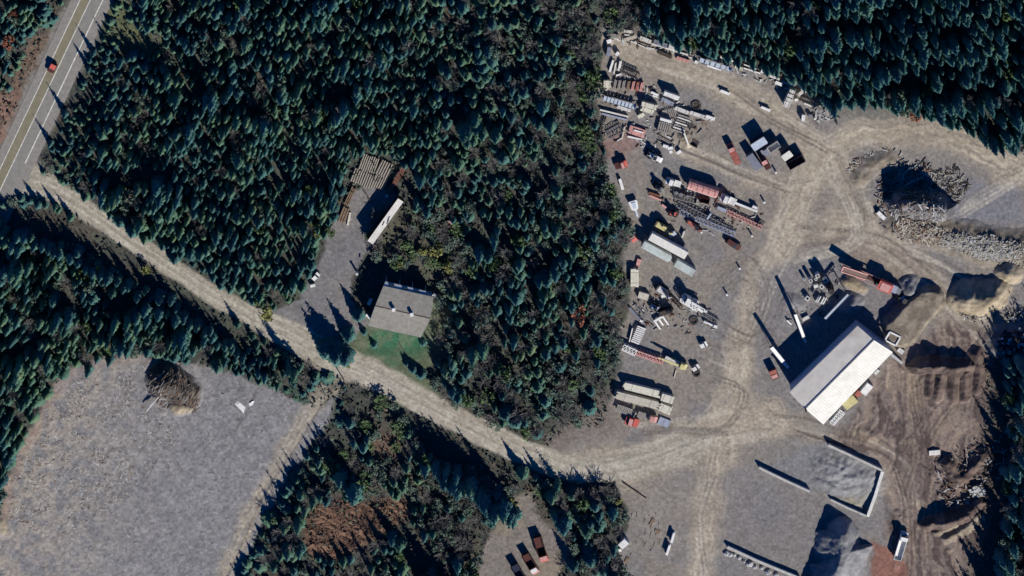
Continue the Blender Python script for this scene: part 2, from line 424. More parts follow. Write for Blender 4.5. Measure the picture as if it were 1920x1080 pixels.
# brown and olive openings between the trees
for poly,c,k in (([(695,400),(790,392),(865,425),(862,600),(835,650),(815,520),(720,482)],(0.115,0.115,0.080),0.8),([(1075,795),(1148,725),(1150,800),(1040,850),(1020,818)],(0.20,0.17,0.15),0.8),([(1850,640),(1920,640),(1920,1090),(1810,1090)],(0.13,0.105,0.09),0.7),([(60,60),(110,60),(80,140),(30,190),(10,180)],(0.20,0.135,0.10),0.8),([(-30,190),(40,170),(30,240),(-20,330)],(0.26,0.16,0.125),0.9),
    ([(200,10),(240,10),(250,40),(330,70),(300,120),(240,110),(190,60)],(0.135,0.15,0.075),0.85),([(800,30),(850,20),(880,60),(850,105),(800,100)],(0.17,0.115,0.085),0.8),
    ([(850,40),(900,40),(910,110),(860,110)],(0.085,0.075,0.08),0.8),([(1320,70),(1380,75),(1400,110),(1330,100)],(0.13,0.085,0.07),0.8),
    ([(1060,790),(1110,770),(1090,800),(1040,850),(1020,830)],(0.20,0.17,0.15),0.8),([(690,820),(740,810),(750,870),(700,860)],(0.18,0.115,0.085),0.7),
    ([(760,880),(800,890),(780,925),(680,925),(690,900)],(0.13,0.13,0.085),0.7),([(90,340),(150,350),(130,380),(60,350)],(0.30,0.25,0.17),0.5),
    ([(1640,190),(1750,200),(1700,225),(1600,222),(1540,220)],(0.17,0.165,0.14),0.6)):
    col=lay(col,smooth(-14,12,inpoly(wx,wy,poly))*k,c)
# sideroad along the field and the gravel road itself
d,sd_,al=track(wx,wy,SIDEROAD); st_=vnoise(al/70,sd_/4,73)
col=lay(col,smooth(26,8,d)*(0.4+0.6*st_),(0.36,0.315,0.25))
d_rd,sd_,al=track(GX+(wx-GX)*0.35,GY+(wy-GY)*0.35,ROAD)
roadw=np.interp(al,[0,200,420,600,700,760,1000,1300,1500],[24,20,18,19,30,30,24,24,34])
st_=vnoise(al/80.0,sd_/4.2+5,74)*0.6+vnoise(al/30.0,sd_/2.2,75)*0.4
rd=smooth(roadw+4,roadw-5,d_rd)
west=smooth(560,420,al)
col=lay(col,rd,(0.385,0.35,0.285))
col=lay(col,rd*smooth(0.5,0.75,st_)*0.6,(0.47,0.44,0.375))
col=lay(col,rd*smooth(0.42,0.2,st_)*0.6,(0.27,0.235,0.185))
rut=np.exp(-((np.abs(sd_)-8)/2.6)**2)
col=lay(col,rd*rut*0.35,(0.47,0.44,0.37))
hw_d,hw_s,hw_al=track(GX,GY,HIGH_W)
apron=[(60,300),(110,335),(60,360),(-20,372),(-60,380),(-40,330),(0,330)]
col=lay(col,smooth(-8,8,inpoly(wx,wy,apron)),(0.38,0.35,0.28))
# highway verges
HV=[(128,0),(205,-10),(190,60),(160,110),(110,200),(75,290),(40,360),(-120,560),(-200,719),(-230,719),(0,270)]
col=lay(col,smooth(-8,6,inpoly(wx,wy,HV))*0.9,(0.225,0.215,0.195))
# wheel ruts: thin paired lines wandering along the tracks
def rut(pts,w,c,k):
    global col
    P=[np.array(p,float) for p in pts]; Q=[]
    for i in range(len(P)-1):
        a,b,c_,d_=P[max(i-1,0)],P[i],P[i+1],P[min(i+2,len(P)-1)]
        for t in np.linspace(0,1,9)[:-1]: Q.append(0.5*(2*b+(c_-a)*t+(2*a-5*b+4*c_-d_)*t*t+(3*b-a-3*c_+d_)*t**3))
    Q.append(P[-1])
    for a,b in zip(Q[:-1],Q[1:]):
        i0,i1=np.searchsorted(xs,[min(a[0],b[0])-5,max(a[0],b[0])+5]); j0,j1=np.searchsorted(ys,[min(a[1],b[1])-5,max(a[1],b[1])+5])
        if i1<=i0 or j1<=j0: continue
        X_,Y_=GX[j0:j1,i0:i1],GY[j0:j1,i0:i1]; d=b-a; L=max(d@d,1e-6); t=np.clip(((X_-a[0])*d[0]+(Y_-a[1])*d[1])/L,0,1); e=np.hypot(X_-a[0]-t*d[0],Y_-a[1]-t*d[1])
        m_=(smooth(w,w*.3,e)*k*(0.4+0.9*n2[j0:j1,i0:i1]))[...,None]; m_=np.clip(m_,0,1)
        col[j0:j1,i0:i1]=col[j0:j1,i0:i1]*(1-m_)+np.array(c)*m_
RR=random.Random(9)
LOOPS=[(t[0],t[1]) for t in TRACKS]+[([(1690,1080),(1690,980),(1680,890),(1640,840),(1560,815),(1480,800)],26),([(1720,1060),(1710,950),(1720,850),(1760,780),(1800,760)],26),([(1690,700),(1700,760),(1720,850),(1700,940)],30),([(1330,560),(1400,500),(1440,560),(1400,640),(1340,620)],26),([(1340,690),(1390,720),(1350,790),(1250,790),(1200,800)],22),([(1560,300),(1600,380),(1600,440),(1500,470)],24),([(1840,640),(1850,560),(1760,500),(1690,470)],18)]
for pts,hw in LOOPS:
    for _ in range(5):
        ox,oy=RR.uniform(-hw,hw)*.8,RR.uniform(-hw,hw)*.8; J=[(p[0]+ox+RR.uniform(-7,7),p[1]+oy+RR.uniform(-7,7)) for p in pts]
        a=RR.randrange(max(1,len(J)-2)); J=J[a:a+RR.choice((3,4,6))]
        if len(J)<2: continue
        light=RR.random()<.45; c=(0.47,0.43,0.36) if light else (0.15,0.13,0.115); k=RR.uniform(.22,.5)
        if pts[0][0]>1640 and pts[0][1]>650: c=(0.28,0.22,0.185) if light else (0.085,0.063,0.056)
        rut(J,3.2,c,k); rut([(x+8,y+4) for x,y in J],3.2,c,k)
for o in (-13,-7,6,12): rut([(p[0]+o*.4,p[1]+o) for p in ROAD],2.6,(0.25,0.225,0.185) if o in (-13,6) else (0.50,0.47,0.40),.4)
for o in (-8,0,9): rut([(p[0]+o,p[1]+o*.4) for p in SIDEROAD],2.4,(0.42,0.38,0.31),.45)
rut([(640,706),(600,765),(572,812),(540,860),(490,940),(450,1030),(420,1100)],2.0,(0.10,0.08,0.07),.6)
for k in range(16):
    x,y=RR.uniform(60,480),RR.uniform(740,1040); a=RR.uniform(.3,1.2); L=RR.uniform(40,150); rut([(x,y),(x+math.cos(a)*L/2,y-math.sin(a)*L/2+RR.uniform(-12,12)),(x+math.cos(a)*L,y-math.sin(a)*L)],2.2,RR.choice(((0.36,0.35,0.34),(0.13,0.12,0.12))),.4)
# overall grain
n4=vnoise(GX/2.3,GY/2.3,47)
g=(0.70+0.60*n3)*(0.84+0.32*n2)*(0.90+0.20*n4)
col*=g[...,None]*0.93
flat=np.clip(f*0.0+y_*1+dr+lw+rd+sl,0,1)
hz+=(n2-0.5)*0.10+(n3-0.5)*0.05+f*(n3-0.5)*0.18+f*(n2-0.5)*0.12
hz+=(1-np.clip(flat+f,0,1))*(n1-0.5)*0.8
WX,WY=at_np(GX,GY)
hz=hz-0.02
hz=np.where(inpoly(GX,GY,HV+[])>-14,-0.03,hz)
big=(np.abs(GX-960)>1300)|(np.abs(GY-540)>900); hz=np.where(big,0,hz)
far=(GX<-210)|(GX>2130)|(GY<-210)|(GY>1290); col[far]=(0.066,0.070,0.060)

gm=bpy.data.materials.new('ground_soil'); gm.use_nodes=True
nt=gm.node_tree; bs=nt.nodes['Principled BSDF']; bs.inputs['Roughness'].default_value=0.95; bs.inputs['Specular IOR Level'].default_value=0.15
va=nt.nodes.new('ShaderNodeVertexColor'); va.layer_name='soil'
geo=nt.nodes.new('ShaderNodeNewGeometry')
no=nt.nodes.new('ShaderNodeTexNoise'); no.inputs['Scale'].default_value=1.1; no.inputs['Detail'].default_value=6; no.inputs['Roughness'].default_value=0.7
nt.links.new(geo.outputs['Position'],no.inputs['Vector'])
mr=nt.nodes.new('ShaderNodeMapRange'); mr.inputs['From Min'].default_value=0.3; mr.inputs['From Max'].default_value=0.7; mr.inputs['To Min'].default_value=0.72; mr.inputs['To Max'].default_value=1.24
nt.links.new(no.outputs['Fac'],mr.inputs['Value'])
vm=nt.nodes.new('ShaderNodeVectorMath'); vm.operation='SCALE'
nt.links.new(va.outputs['Color'],vm.inputs[0]); nt.links.new(mr.outputs['Result'],vm.inputs['Scale'])
nt.links.new(vm.outputs['Vector'],bs.inputs['Base Color'])
bp=nt.nodes.new('ShaderNodeBump'); bp.inputs['Strength'].default_value=0.5; bp.inputs['Distance'].default_value=0.25
nt.links.new(no.outputs['Fac'],bp.inputs['Height']); nt.links.new(bp.outputs['Normal'],bs.inputs['Normal'])

def grid_object(name,face_mask,dz,kind='structure'):
    """the quads of the ground sheet under face_mask (ny-1, nx-1) as an object of their own"""
    jj,ii=np.nonzero(face_mask)
    q=np.stack([jj*nx+ii,(jj+1)*nx+ii,(jj+1)*nx+ii+1,jj*nx+ii+1],1)
    used=np.unique(q); remap=np.full(nx*ny,-1,dtype=np.int64); remap[used]=np.arange(len(used))
    q=remap[q].astype(np.int32)
    me=bpy.data.meshes.new(name)
    co=np.stack([WX.ravel()[used],WY.ravel()[used],hz.ravel()[used]+dz],1).astype(np.float32)
    me.vertices.add(len(used)); me.vertices.foreach_set('co',co.ravel())
    me.loops.add(q.size); me.loops.foreach_set('vertex_index',q.ravel())
    me.polygons.add(len(q)); me.polygons.foreach_set('loop_start',np.arange(0,q.size,4,dtype=np.int32)); me.polygons.foreach_set('loop_total',np.full(len(q),4,dtype=np.int32))
    me.update(calc_edges=True)
    at_=me.color_attributes.new('soil','FLOAT_COLOR','POINT')
    cc=np.concatenate([col.reshape(-1,3)[used],np.ones((len(used),1))],1).astype(np.float32)
    at_.data.foreach_set('color',cc.ravel())
    me.polygons.foreach_set('use_smooth',np.ones(len(q),dtype=bool))
    me.materials.append(gm)
    o=bpy.data.objects.new(name,me); C.objects.link(o); o['kind']=kind
    return o
fc=lambda a:(a[:-1,:-1]+a[1:,:-1]+a[:-1,1:]+a[1:,1:])/4
grid_object('ground',np.ones((ny-1,nx-1),bool),0)
inner=fc(((GX>-119)&(GX<2039)&(GY>-119)&(GY<1199)).astype(float))>0.99
M_rd=fc(rd)>0.4; M_dr=(fc(dr)>0.4)&~M_rd; M_lw=(fc(lw)>0.5)&~M_dr&~M_rd
M_y=(fc(y_)>0.5)&~M_rd; M_f=(fc(f)>0.5)&~M_rd&~M_y; M_sl=(fc(sl)>0.5)&~M_y
for nm,mk in (('gravel_road',M_rd),('driveway',M_dr),('lawn',M_lw),('gravel_yard',M_y),('cleared_field',M_f),('dirt_lot',M_sl)):
    grid_object(nm,mk&inner,0.012)

# ------------------------------------------------------------------ paved highway
def strip(mb,pl,a,b,z):
    """ribbon between offsets a and b (metres, to the east) of the world polyline pl"""
    n=len(pl); L=[]
    for i in range(n):
        d=(pl[min(i+1,n-1)]-pl[max(i-1,0)]).normalized(); nrm=Vector((-d.y,d.x,0))
        L.append((pl[i]+nrm*a,pl[i]+nrm*b))
    vs=[]; 
    for u,v in L: vs+=[(u.x,u.y,z),(v.x,v.y,z)]
    mb.add(vs,[(2*i,2*i+2,2*i+3,2*i+1) for i in range(n-1)])
hp=[at(p) for p in HIGH_W]
pl=[]
for a,b in zip(hp[:-1],hp[1:]):
    for k in range(12): pl.append(a.lerp(b,k/12))
pl.append(hp[-1]); pl=[Vector((p.x,p.y,0)) for p in pl]
pl.reverse()        # run north, so that east is negative
sgn=-1
def hstrip(a,b,z):
    mb=MB(); strip(mb,pl,sgn*a,sgn*b,z); return mb
hw=hstrip(-2.6,9.3,0.03); hw=hw.build('highway','shoulder'); hw['kind']='structure'
hstrip(0.0,2.85,0.045).build('west_lane','asphalt_olive',hw)['kind']='structure'
hstrip(2.86,6.35,0.045).build('east_lane','asphalt_grey',hw)['kind']='structure'
for a,w in ((0,0.28),(2.85,0.28)): hstrip(a-w/2,a+w/2,0.06).build('lane_line','line_paint',hw)['kind']='structure'
# the east edge line stops at the mouth of the gravel road
e=[p for p in pl if p.y>at((40,300)).y]
mb=MB(); strip(mb,e,-(6.35-0.17),-(6.35+0.17),0.06); mb.build('edge_line','line_paint',hw)['kind']='structure'
# ------------------------------------------------------------------ trees
def tri_mesh(name,v,f,m):
    me=bpy.data.meshes.new(name); me.from_pydata([tuple(p) for p in v],[],f); me.update()
    me.materials.append(M[m]); return me

def conifer_geo(seed,h,r,whorls=13,nb=7):
    """drooping kite-shaped sprays in whorls round a stem, each with a raised rib and ragged sides"""
    R=random.Random(seed); v=[]; f=[]; ex=R.choice((0.6,0.8,0.8,1.0))
    for k in range(whorls):
        t=(k+0.3)/whorls
        z=h*(0.10+0.86*t)
        rr=r*(1-t)**ex*R.uniform(0.85,1.1)+0.10
        n=max(4,int(nb*(1-0.45*t)))
        a0=R.uniform(0,6.28)
        for b in range(n):
            a=a0+6.283*(b+R.uniform(-.25,.25))/n
            L=rr*R.uniform(0.68,1.12); w=L*R.uniform(0.32,0.5)
            dz=-L*R.uniform(0.55,1.0); ca,sa=math.cos(a),math.sin(a)
            o=len(v); zz=z+R.uniform(-.2,.2)*h/whorls
            m_=0.55
            v+=[(0,0,zz),(ca*L*m_-sa*w,sa*L*m_+ca*w,zz+dz*m_-0.10*L),(ca*L,sa*L,zz+dz),(ca*L*m_+sa*w,sa*L*m_-ca*w,zz+dz*m_-0.10*L),(ca*L*0.6,sa*L*0.6,zz+dz*0.45+0.05*L)]
            f+=[(o,o+4,o+1),(o+1,o+4,o+2),(o,o+3,o+4),(o+3,o+2,o+4)]
    o=len(v)
    for j in range(4):
        a=j*1.57; v.append((0.16*math.cos(a),0.16*math.sin(a),h*0.93))
    v.append((0,0,h)); f+=[(o+j,o+(j+1)%4,o+4) for j in range(4)]
    return v,f
def trunk_geo(h,r):
    mb=MB(); mb.cyl((0,0,-0.3),(0,0,h*0.92),r,r*0.15,n=6); return mb.v,mb.f
def leafy_geo(seed,h,r,n=260,size=0.34,gap=0.5):
    R=random.Random(seed); v=[]; f=[]
    cl=[(R.gauss(0,r*0.45),R.gauss(0,r*0.45),h*R.uniform(0.45,0.95),r*R.uniform(0.28,0.5)) for _ in range(11)]
    for _ in range(n):
        c=R.choice(cl); d=Vector((R.gauss(0,1),R.gauss(0,1),R.gauss(0,.8))).normalized()*c[3]*R.uniform(0.55,1.05)
        p=Vector(c[:3])+d; a=Vector((R.gauss(0,1),R.gauss(0,1),R.gauss(0,.6))).normalized(); b=a.cross(Vector((R.gauss(0,1),R.gauss(0,1),R.gauss(0,1)))).normalized()
        s_=size*R.uniform(0.6,1.4); o=len(v); v+=[p-a*s_,p+b*s_*0.7,p+a*s_,p-b*s_*0.7]; f.append((o,o+1,o+2,o+3))
    return v,f
def limbs_geo(seed,h,r,n=9):
    R=random.Random(seed); mb=MB(); mb.cyl((0,0,-0.3),(0,0,h*0.6),0.13,0.06,n=5)
    for _ in range(n):
        a=R.uniform(0,6.28); z=h*R.uniform(0.2,0.6); mb.bar((0,0,z),(math.cos(a)*r*0.6,math.sin(a)*r*0.6,z+h*0.28),0.06)
    return mb.v,mb.f
def bare_geo(seed,h,r,n=26):
    """leafless crown: forked twigs"""
    R=random.Random(seed); mb=MB()
    for _ in range(n):
        a=R.uniform(0,6.28); z=h*R.uniform(0.25,0.7); L=r*R.uniform(0.55,1.1)
        q=Vector((math.cos(a)*L,math.sin(a)*L,min(h,z+h*R.uniform(0.1,0.35)))); p=Vector((0,0,z)); mb.bar(p,q,0.075)
        for _ in range(3):
            s_=p.lerp(q,R.uniform(0.35,0.9)); b=a+R.uniform(-1,1); mb.bar(s_,s_+Vector((math.cos(b),math.sin(b),R.uniform(0,.8)))*L*0.4,0.05)
    return mb.v,mb.f

PROT={'conifer':[],'small':[]}
for i in range(8):
    v,f=conifer_geo(100+i,10,1.75*random.uniform(0.9,1.1),(17,21,15,24)[i%4],(8,9,7,10)[i%4])
    tv,tf=trunk_geo(10,0.2)
    PROT['conifer'].append((np.array(v),f,[tri_mesh('crown',v,f,'needle'),tri_mesh('crown',v,f,'needle_green')],tri_mesh('trunk',tv,tf,'bark')))
PBARE=[(tri_mesh('crown',*bare_geo(300+i,6,1.8),'twig'),tri_mesh('trunk',*trunk_geo(6,0.12),'bark')) for i in range(5)]
PLEAF={}
for k,m in enumerate(('leaf_yellow','leaf_green','leaf_sage','leaf_red')):
    PLEAF[m]=[(tri_mesh('crown',*leafy_geo(400+10*k+i,5,1.9),m),tri_mesh('trunk',*limbs_geo(500+i,5,1.6),'bark')) for i in range(3)]

def put_tree(name,label,group,px,py,meshes,sx,sz,ang,cat='tree'):
    p=at((px,py)); z=ground_z(px,py)
    o=root(name,label,cat,(p.x,p.y,z),ang,group); o.scale=(sx,sx,sz)
    for nm,me in zip(('crown','trunk'),meshes):
        c=bpy.data.objects.new(nm,me); C.objects.link(c); c.parent=o
    return o
def ground_z(px,py):
    i=int(np.searchsorted(xs,px)); j=int(np.searchsorted(ys,py)); i=min(max(i,0),nx-1); j=min(max(j,0),ny-1)
    return float(hz[j,i])

# where nothing tall grows, in survey pixels, with the margin trees keep from it
KEEP=[(FIELD,3),(YARD,5),(DRIVE,4),(LAWN,4),(SOUTHLOT,6),(CLEARING,2),([(-40,360),(70,330),(88,300),(102,262),(120,225),(142,190),(156,150),(168,112),(188,82),(208,40),(224,-15),(170,-60),(135,-30),(118,0),(40,185),(-60,380)],0),
      ([(-20,175),(45,165),(35,225),(-20,340)],0),([(62,60),(112,55),(85,135),(40,185),(10,180)],0),([(665,290),(745,300),(770,330),(760,400),(700,465),(640,430)],6),
      ([(690,395),(790,392),(865,425),(862,520),(830,515),(720,482),(690,470)],0),([(812,540),(838,545),(838,610),(812,640)],0),([(655,468),(720,476),(835,508),(835,640),(700,640),(660,560)],4),([(590,755),(650,800),(680,880),(640,905),(610,850)],0),([(640,728),(720,735),(765,790),(760,880),(700,885),(690,820),(640,775)],0),([(1075,795),(1148,725),(1150,800),(1040,850),(1020,818)],0),([(1840,630),(1886,630),(1890,800),(1880,1000),(1872,1100),(1800,1100)],0),([(745,738),(800,758),(900,800),(960,870),(985,900),(930,895),(870,872),(800,850),(760,800)],0),([(985,880),(1060,965),(1020,980),(975,930)],0),([(0,385),(100,390),(200,440),(300,505),(400,575),(470,625),(470,655),(420,632),(340,572),(260,530),(180,482),(100,448),(0,425)],0),([(735,965),(790,990),(840,1060),(770,1085)],0),([(205,25),(245,20),(250,55),(320,80),(290,112),(240,100),(205,70)],-4)]
def allowed(px,py):
    ok=np.ones(px.shape,bool)
    for poly,mg in KEEP: ok&=inpoly(px,py,poly)<-mg
    d,_,al=track(px,py,ROAD); ok&=d>np.interp(al,[0,200,420,600,700,760,1000,1500],[25,22,20,24,34,34,28,36])
    d,_,al=track(px,py,SIDEROAD); ok&=d>16
    return ok

# the trees that read one by one in the photo: survey pixel of the foot, height, crown radius, label
BIG=[(631,657,12.5,5.2,'broad dark conifer on the grass strip between house and gravel road'),
 (672,587,7.5,2.9,'slim dark conifer beside the house end casting a leaf-shaped shadow on the drive'),
 (612,651,10,4.2,'rounded dark conifer on the road side of the broad conifer'),
 (648,664,10.5,4.0,'dense dark conifer at the lawn corner beside the broad conifer'),
 (654,625,9,3.0,'middle-sized dark conifer between broad and slim ones by the house'),
 (664,912,17,4.4,'tallest spruce south of the gravel road, its shadow reaching the field track'),
 (638,890,13.5,3.4,'tall spruce crowding close to the tallest one by the track'),
 (1056,972,14.5,4.2,'tall lone spruce at the dirt lot corner, its shadow reaching the gravel road'),
 (1040,958,11,2.2,'slender spruce leaning on the tall lone one by the dirt lot'),
 (1148,955,11,2.6,'scraggly conifer on the weedy bank at the yard mouth'),
 (1122,962,9,2.2,'shorter conifer on the weedy bank between the dirt lot and the yard'),
 (300,578,14,2.6,'very tall spruce behind the roadside row, filling the opening with shade')]
for px,py,h,r,lb in BIG:
    i=random.randrange(8); put_tree('spruce_tree',lb,None,px,py,(PROT['conifer'][i][2][0],PROT['conifer'][i][3]),r/1.75,h/10,random.uniform(0,6.28))

# rows of tall roadside spruces south of the gravel road
ROWS=[([(835,888),(868,902),(905,925),(935,945),(962,958)],15.5,3.0,'tall spruce in the row whose shadows stripe the lower gravel road'),
 ([(800,870),(852,880),(888,905)],13,2.2,'tall spruce in the row whose shadows stripe the lower gravel road'),
 ([(790,1090),(815,1100),(842,1085),(770,1110),(860,1050)],16,2.8,'tall spruce throwing a jagged shadow over the brown brush clearing'),
 ([(32,440),(66,452),(92,462),(118,470),(150,482),(176,500),(205,515),(232,532),(258,545)],10.5,2.2,'spruce in the roadside row shading the upper gravel road'),
 ([(318,560),(345,588),(372,606),(398,628),(425,645),(448,662),(470,680)],9,1.9,'spruce in the roadside row shading the upper gravel road'),
 ([(205,668),(238,655),(262,650),(285,640),(168,690)],9,1.7,'spruce at the field edge with its tip drawn over the cleared ground'),
 ([(174,98),(164,124),(121,212),(97,266)],7.5,1.5,'spruce beside the paved highway with its shadow on the lane')]
placed=[(b[0],b[1]) for b in BIG]
for pts,h,r,lb in ROWS:
    if 'stripe' in lb: h,r=h*1.12,r*1.22
    for rep in range(2 if 'stripe' in lb else 0): pts=[q for a_,b_ in zip(pts[:-1],pts[1:]) for q in (a_,((a_[0]+b_[0])/2+RNG.uniform(-3,3),(a_[1]+b_[1])/2+RNG.uniform(-8,10)))]+[pts[-1]]
    if 'stripe' in lb: pass
    elif 'shad' in lb and 'highway' not in lb: pts=[q for a_,b_ in zip(pts[:-1],pts[1:]) for q in (a_,((a_[0]+b_[0])/2,(a_[1]+b_[1])/2+RNG.uniform(-6,8)))]+[pts[-1]]
    for (px,py) in pts:
        i=random.randrange(8); k=random.uniform(0.85,1.12)
        px+=random.uniform(-4,4); py+=random.uniform(-3,3); placed.append((px,py))
        put_tree('spruce_tree',lb,lb.replace('spruce','spruces',1),px,py,(PROT['conifer'][i][2][0],PROT['conifer'][i][3]),r/1.75*k,h/10*k,random.uniform(0,6.28))
n_named=len(placed)

# scatter the wood: a dart-throwing pass with a spacing that varies from place to place
N=70000
cx=RNG.uniform(-105,2025,N); cy=RNG.uniform(-105,1185,N)
ok=allowed(cx,cy)
# shaded hollows inside the wood, with taller trees on their sunny rim
HOLLOWS=[(250,325,70,17),(360,165,32,14),(640,165,28,20),(562,130,12,30),(590,330,28,18),(520,330,25,16),(775,350,18,25),(905,430,20,34),(1035,190,14,34),(1010,330,24,24),(1040,280,16,16),(1020,480,24,28),(880,590,20,38),(1000,545,18,24),(940,660,22,22),
 (1600,40,48,16),(1700,150,38,16),(1500,60,34,14),(1830,160,44,16),(1640,110,24,12),(1780,60,34,14),(1880,232,34,12),(1420,20,30,13),(60,470,38,16),(130,560,30,18),(240,560,34,28),(385,668,28,16),(30,655,18,18),(330,606,28,14),(700,85,16,12),(450,60,18,12),(330,230,20,12),(430,250,16,12),(480,200,12,16),(960,120,14,18),(860,220,18,12)]
rim=np.zeros(N)
for a,b,c_,d_ in HOLLOWS:
    e=((cx-a)/c_)**2+((cy-b)/d_)**2; ok&=(e>1)|(RNG.random(N)<0.0006)
    rim=np.maximum(rim,((np.abs(cx-a-8)<c_*1.15)&(cy>b)&(cy<b+d_+26)&(e>1)).astype(float))
cx,cy,rim=cx[ok],cy[ok],rim[ok]
na=fbm(cx/75,cy/75,131); nb_=fbm(cx/38,cy/38,141)
ne=smooth(1050,1250,cx)*smooth(300,200,cy)
se=smooth(1830,1860,cx)*smooth(600,680,cy)
sw_=smooth(520,440,cx)*smooth(330,420,cy-0*cx)
par=smooth(790,840,cx)*smooth(1240,1180,cx)*smooth(250,340,cy)      # the plot and the wood beside it
mid=smooth(780,860,cx)*smooth(1180,1120,cx)*smooth(380,300,cy)
sc=smooth(430,520,cx)*smooth(680,760,cy)
space=14.6+3.0*ne+3.5*se+3.0*sw_+4.0*par+4.5*mid+5.5*sc+(na-0.5)*7
edge_=smooth(-8,10,cx-np.where(cy>400,1168-(cy-420)*0.386,1050))*smooth(1230,1190,cx)*smooth(850,800,cy)
thin=np.clip(0.68*edge_+0.28*mid+0.24*par+0.36*sc+smooth(0.56,0.7,nb_)*0.3,0.05,0.8)
cell={}
def near(x,y,d):
    a,b=int(x//24),int(y//24)
    for i in (a-1,a,a+1):
        for j in (b-1,b,b+1):
            for q in cell.get((i,j),()):
                if (q[0]-x)**2+(q[1]-y)**2<d*d: return True
    return False
for q in placed: cell.setdefault((int(q[0]//24),int(q[1]//24)),[]).append(q)
keep=[]
for k in range(len(cx)):
    x,y=float(cx[k]),float(cy[k])
    if near(x,y,float(space[k])*random.choice((0.5,0.62,0.8,1.0,1.0,1.15,1.45))): continue
    cell.setdefault((int(x//24),int(y//24)),[]).append((x,y)); keep.append(k)
keep=np.array(keep); X=cx[keep]; Y=cy[keep]; SP=space[keep]; TH=thin[keep]; NA=na[keep]; NB=nb_[keep]
hh=(7.0+(NA-0.5)*9+3.5*ne[keep]+8*se[keep]+2.5*sw_[keep]+0.5*par[keep]-0.5*mid[keep])*RNG.uniform(0.55,1.45,len(X))
hh=hh+5*smooth(0.56,0.72,fbm(X/40,Y/40,151))*(1-0.6*TH)
hh=hh*(1+0.55*rim[keep])
hh=np.clip(hh,3.2,18)
rr=np.clip(SP*S*0.56*RNG.uniform(0.65,1.3,len(X))*(0.62+0.06*hh),0.7,3.2)
u=RNG.random(len(X))
dec=u<TH                                              # leafless or brushy instead of evergreen
dm_=np.full(len(X),1e9)
for poly,_ in KEEP: dm_=np.minimum(dm_,np.abs(inpoly(X,Y,poly)))
d,_,_=track(X,Y,ROAD); dm_=np.minimum(dm_,np.maximum(d-24,0))
inside=(X>-5)&(X<1925)&(Y>-5)&(Y<1080)
con=np.nonzero(~dec)[0]
hh=np.where((inpoly(X,Y,KEEP[6][0])>-48)&(X<260),np.minimum(hh,4.2),hh)
d2,_,_=track(X,Y,SIDEROAD); hh=np.where(d2<60,np.minimum(hh*0.5,3.6),hh)
hh=np.where((dm_<16)&(Y<820)&~((X>1110)&(Y<330)),hh*0.62,hh)
score=rr[con]*hh[con]+np.where(dm_[con]<26,16,0)-np.where(inside[con],0,999)
order=con[np.argsort(-score)]
single=order[:300-n_named]; mass=np.concatenate([order[300-n_named:],[]]).astype(int)
def area(x,y):
    if x>1820 and y>560: return 'tall dark spruce along the rim of the muddy scrap ground'
    if x>1110 and y<330: return 'dark spruce in the dense wood above the lumber yard'
    if x<110 and y<360: return 'spruce in the wood on the far verge of the paved highway'
    if x<470 and y>340 and y>330+0.62*x: return 'dark spruce in the shady wood between cleared field and gravel road'
    if y>720 and x>430: return 'spruce in the broken wood around the brown brush clearing'
    if 790<x<1200 and y>345: return 'spruce in the mixed growth between house and lumber yard'
    if x>800: return 'spruce in the thin grey wood beside the lumber racks'
    if dm_at(x,y)<30: return 'spruce on the open edge of the wood by drive and gravel road'
    return 'blue-green spruce inside the close wood between highway and driveway'
def dm_at(x,y):
    a,b=np.array([x]),np.array([y]); return min([abs(float(inpoly(a,b,p)[0])) for p,_ in KEEP]+[abs(float(track(a,b,ROAD)[0][0]))-24])
for k in single:
    i=RNG.integers(8); lb=area(X[k],Y[k]); g=1 if (NB[k]>0.5 and X[k]<1100) else 0
    put_tree('spruce_tree',lb,lb.replace('spruce','spruces',1),X[k],Y[k],(PROT['conifer'][i][2][g],PROT['conifer'][i][3]),rr[k]/1.75,hh[k]/10,RNG.uniform(0,6.28))

def mass_object(name,idx,m,label,cat):
    V=[]; F=[]; o=0
    for k in idx:
        v,f,_,_=PROT['conifer'][RNG.integers(8)]
        a=RNG.uniform(0,6.28); ca,sa=math.cos(a),math.sin(a); s1=rr[k]/1.75*RNG.uniform(.85,1.2); s2=hh[k]/10
        p=at((X[k],Y[k])); z=ground_z(X[k],Y[k]); lx,ly=RNG.normal(0,.02,2)
        q=np.stack([v[:,0]*ca*s1-v[:,1]*sa*s1+p.x+v[:,2]*lx,v[:,0]*sa*s1+v[:,1]*ca*s1+p.y+v[:,2]*ly,v[:,2]*s2+z],1)
        V.append(q); F.append(np.array(f)+o); o+=len(v)
    V=np.concatenate(V).astype(np.float32); F=np.concatenate(F).astype(np.int32)
    me=bpy.data.meshes.new(name); me.vertices.add(len(V)); me.vertices.foreach_set('co',V.ravel())
    me.loops.add(F.size); me.loops.foreach_set('vertex_index',F.ravel()); me.polygons.add(len(F))
    me.polygons.foreach_set('loop_start',np.arange(0,F.size,3,dtype=np.int32)); me.polygons.foreach_set('loop_total',np.full(len(F),3,dtype=np.int32))
    me.update(calc_edges=True); me.materials.append(M[m]); ob=bpy.data.objects.new(name,me); C.objects.link(ob)
    return tag(ob,label,cat,kind='stuff')
mg=(NB[mass]>0.5)&(X[mass]<1100)
mass_object('conifer_wood',mass[~mg],'needle','close growing dark blue-green conifer wood covering the unbuilt ground','wood')
mass_object('green_conifer_wood',mass[mg],'needle_green','lighter green patches of young conifer wood between highway and driveway','wood')

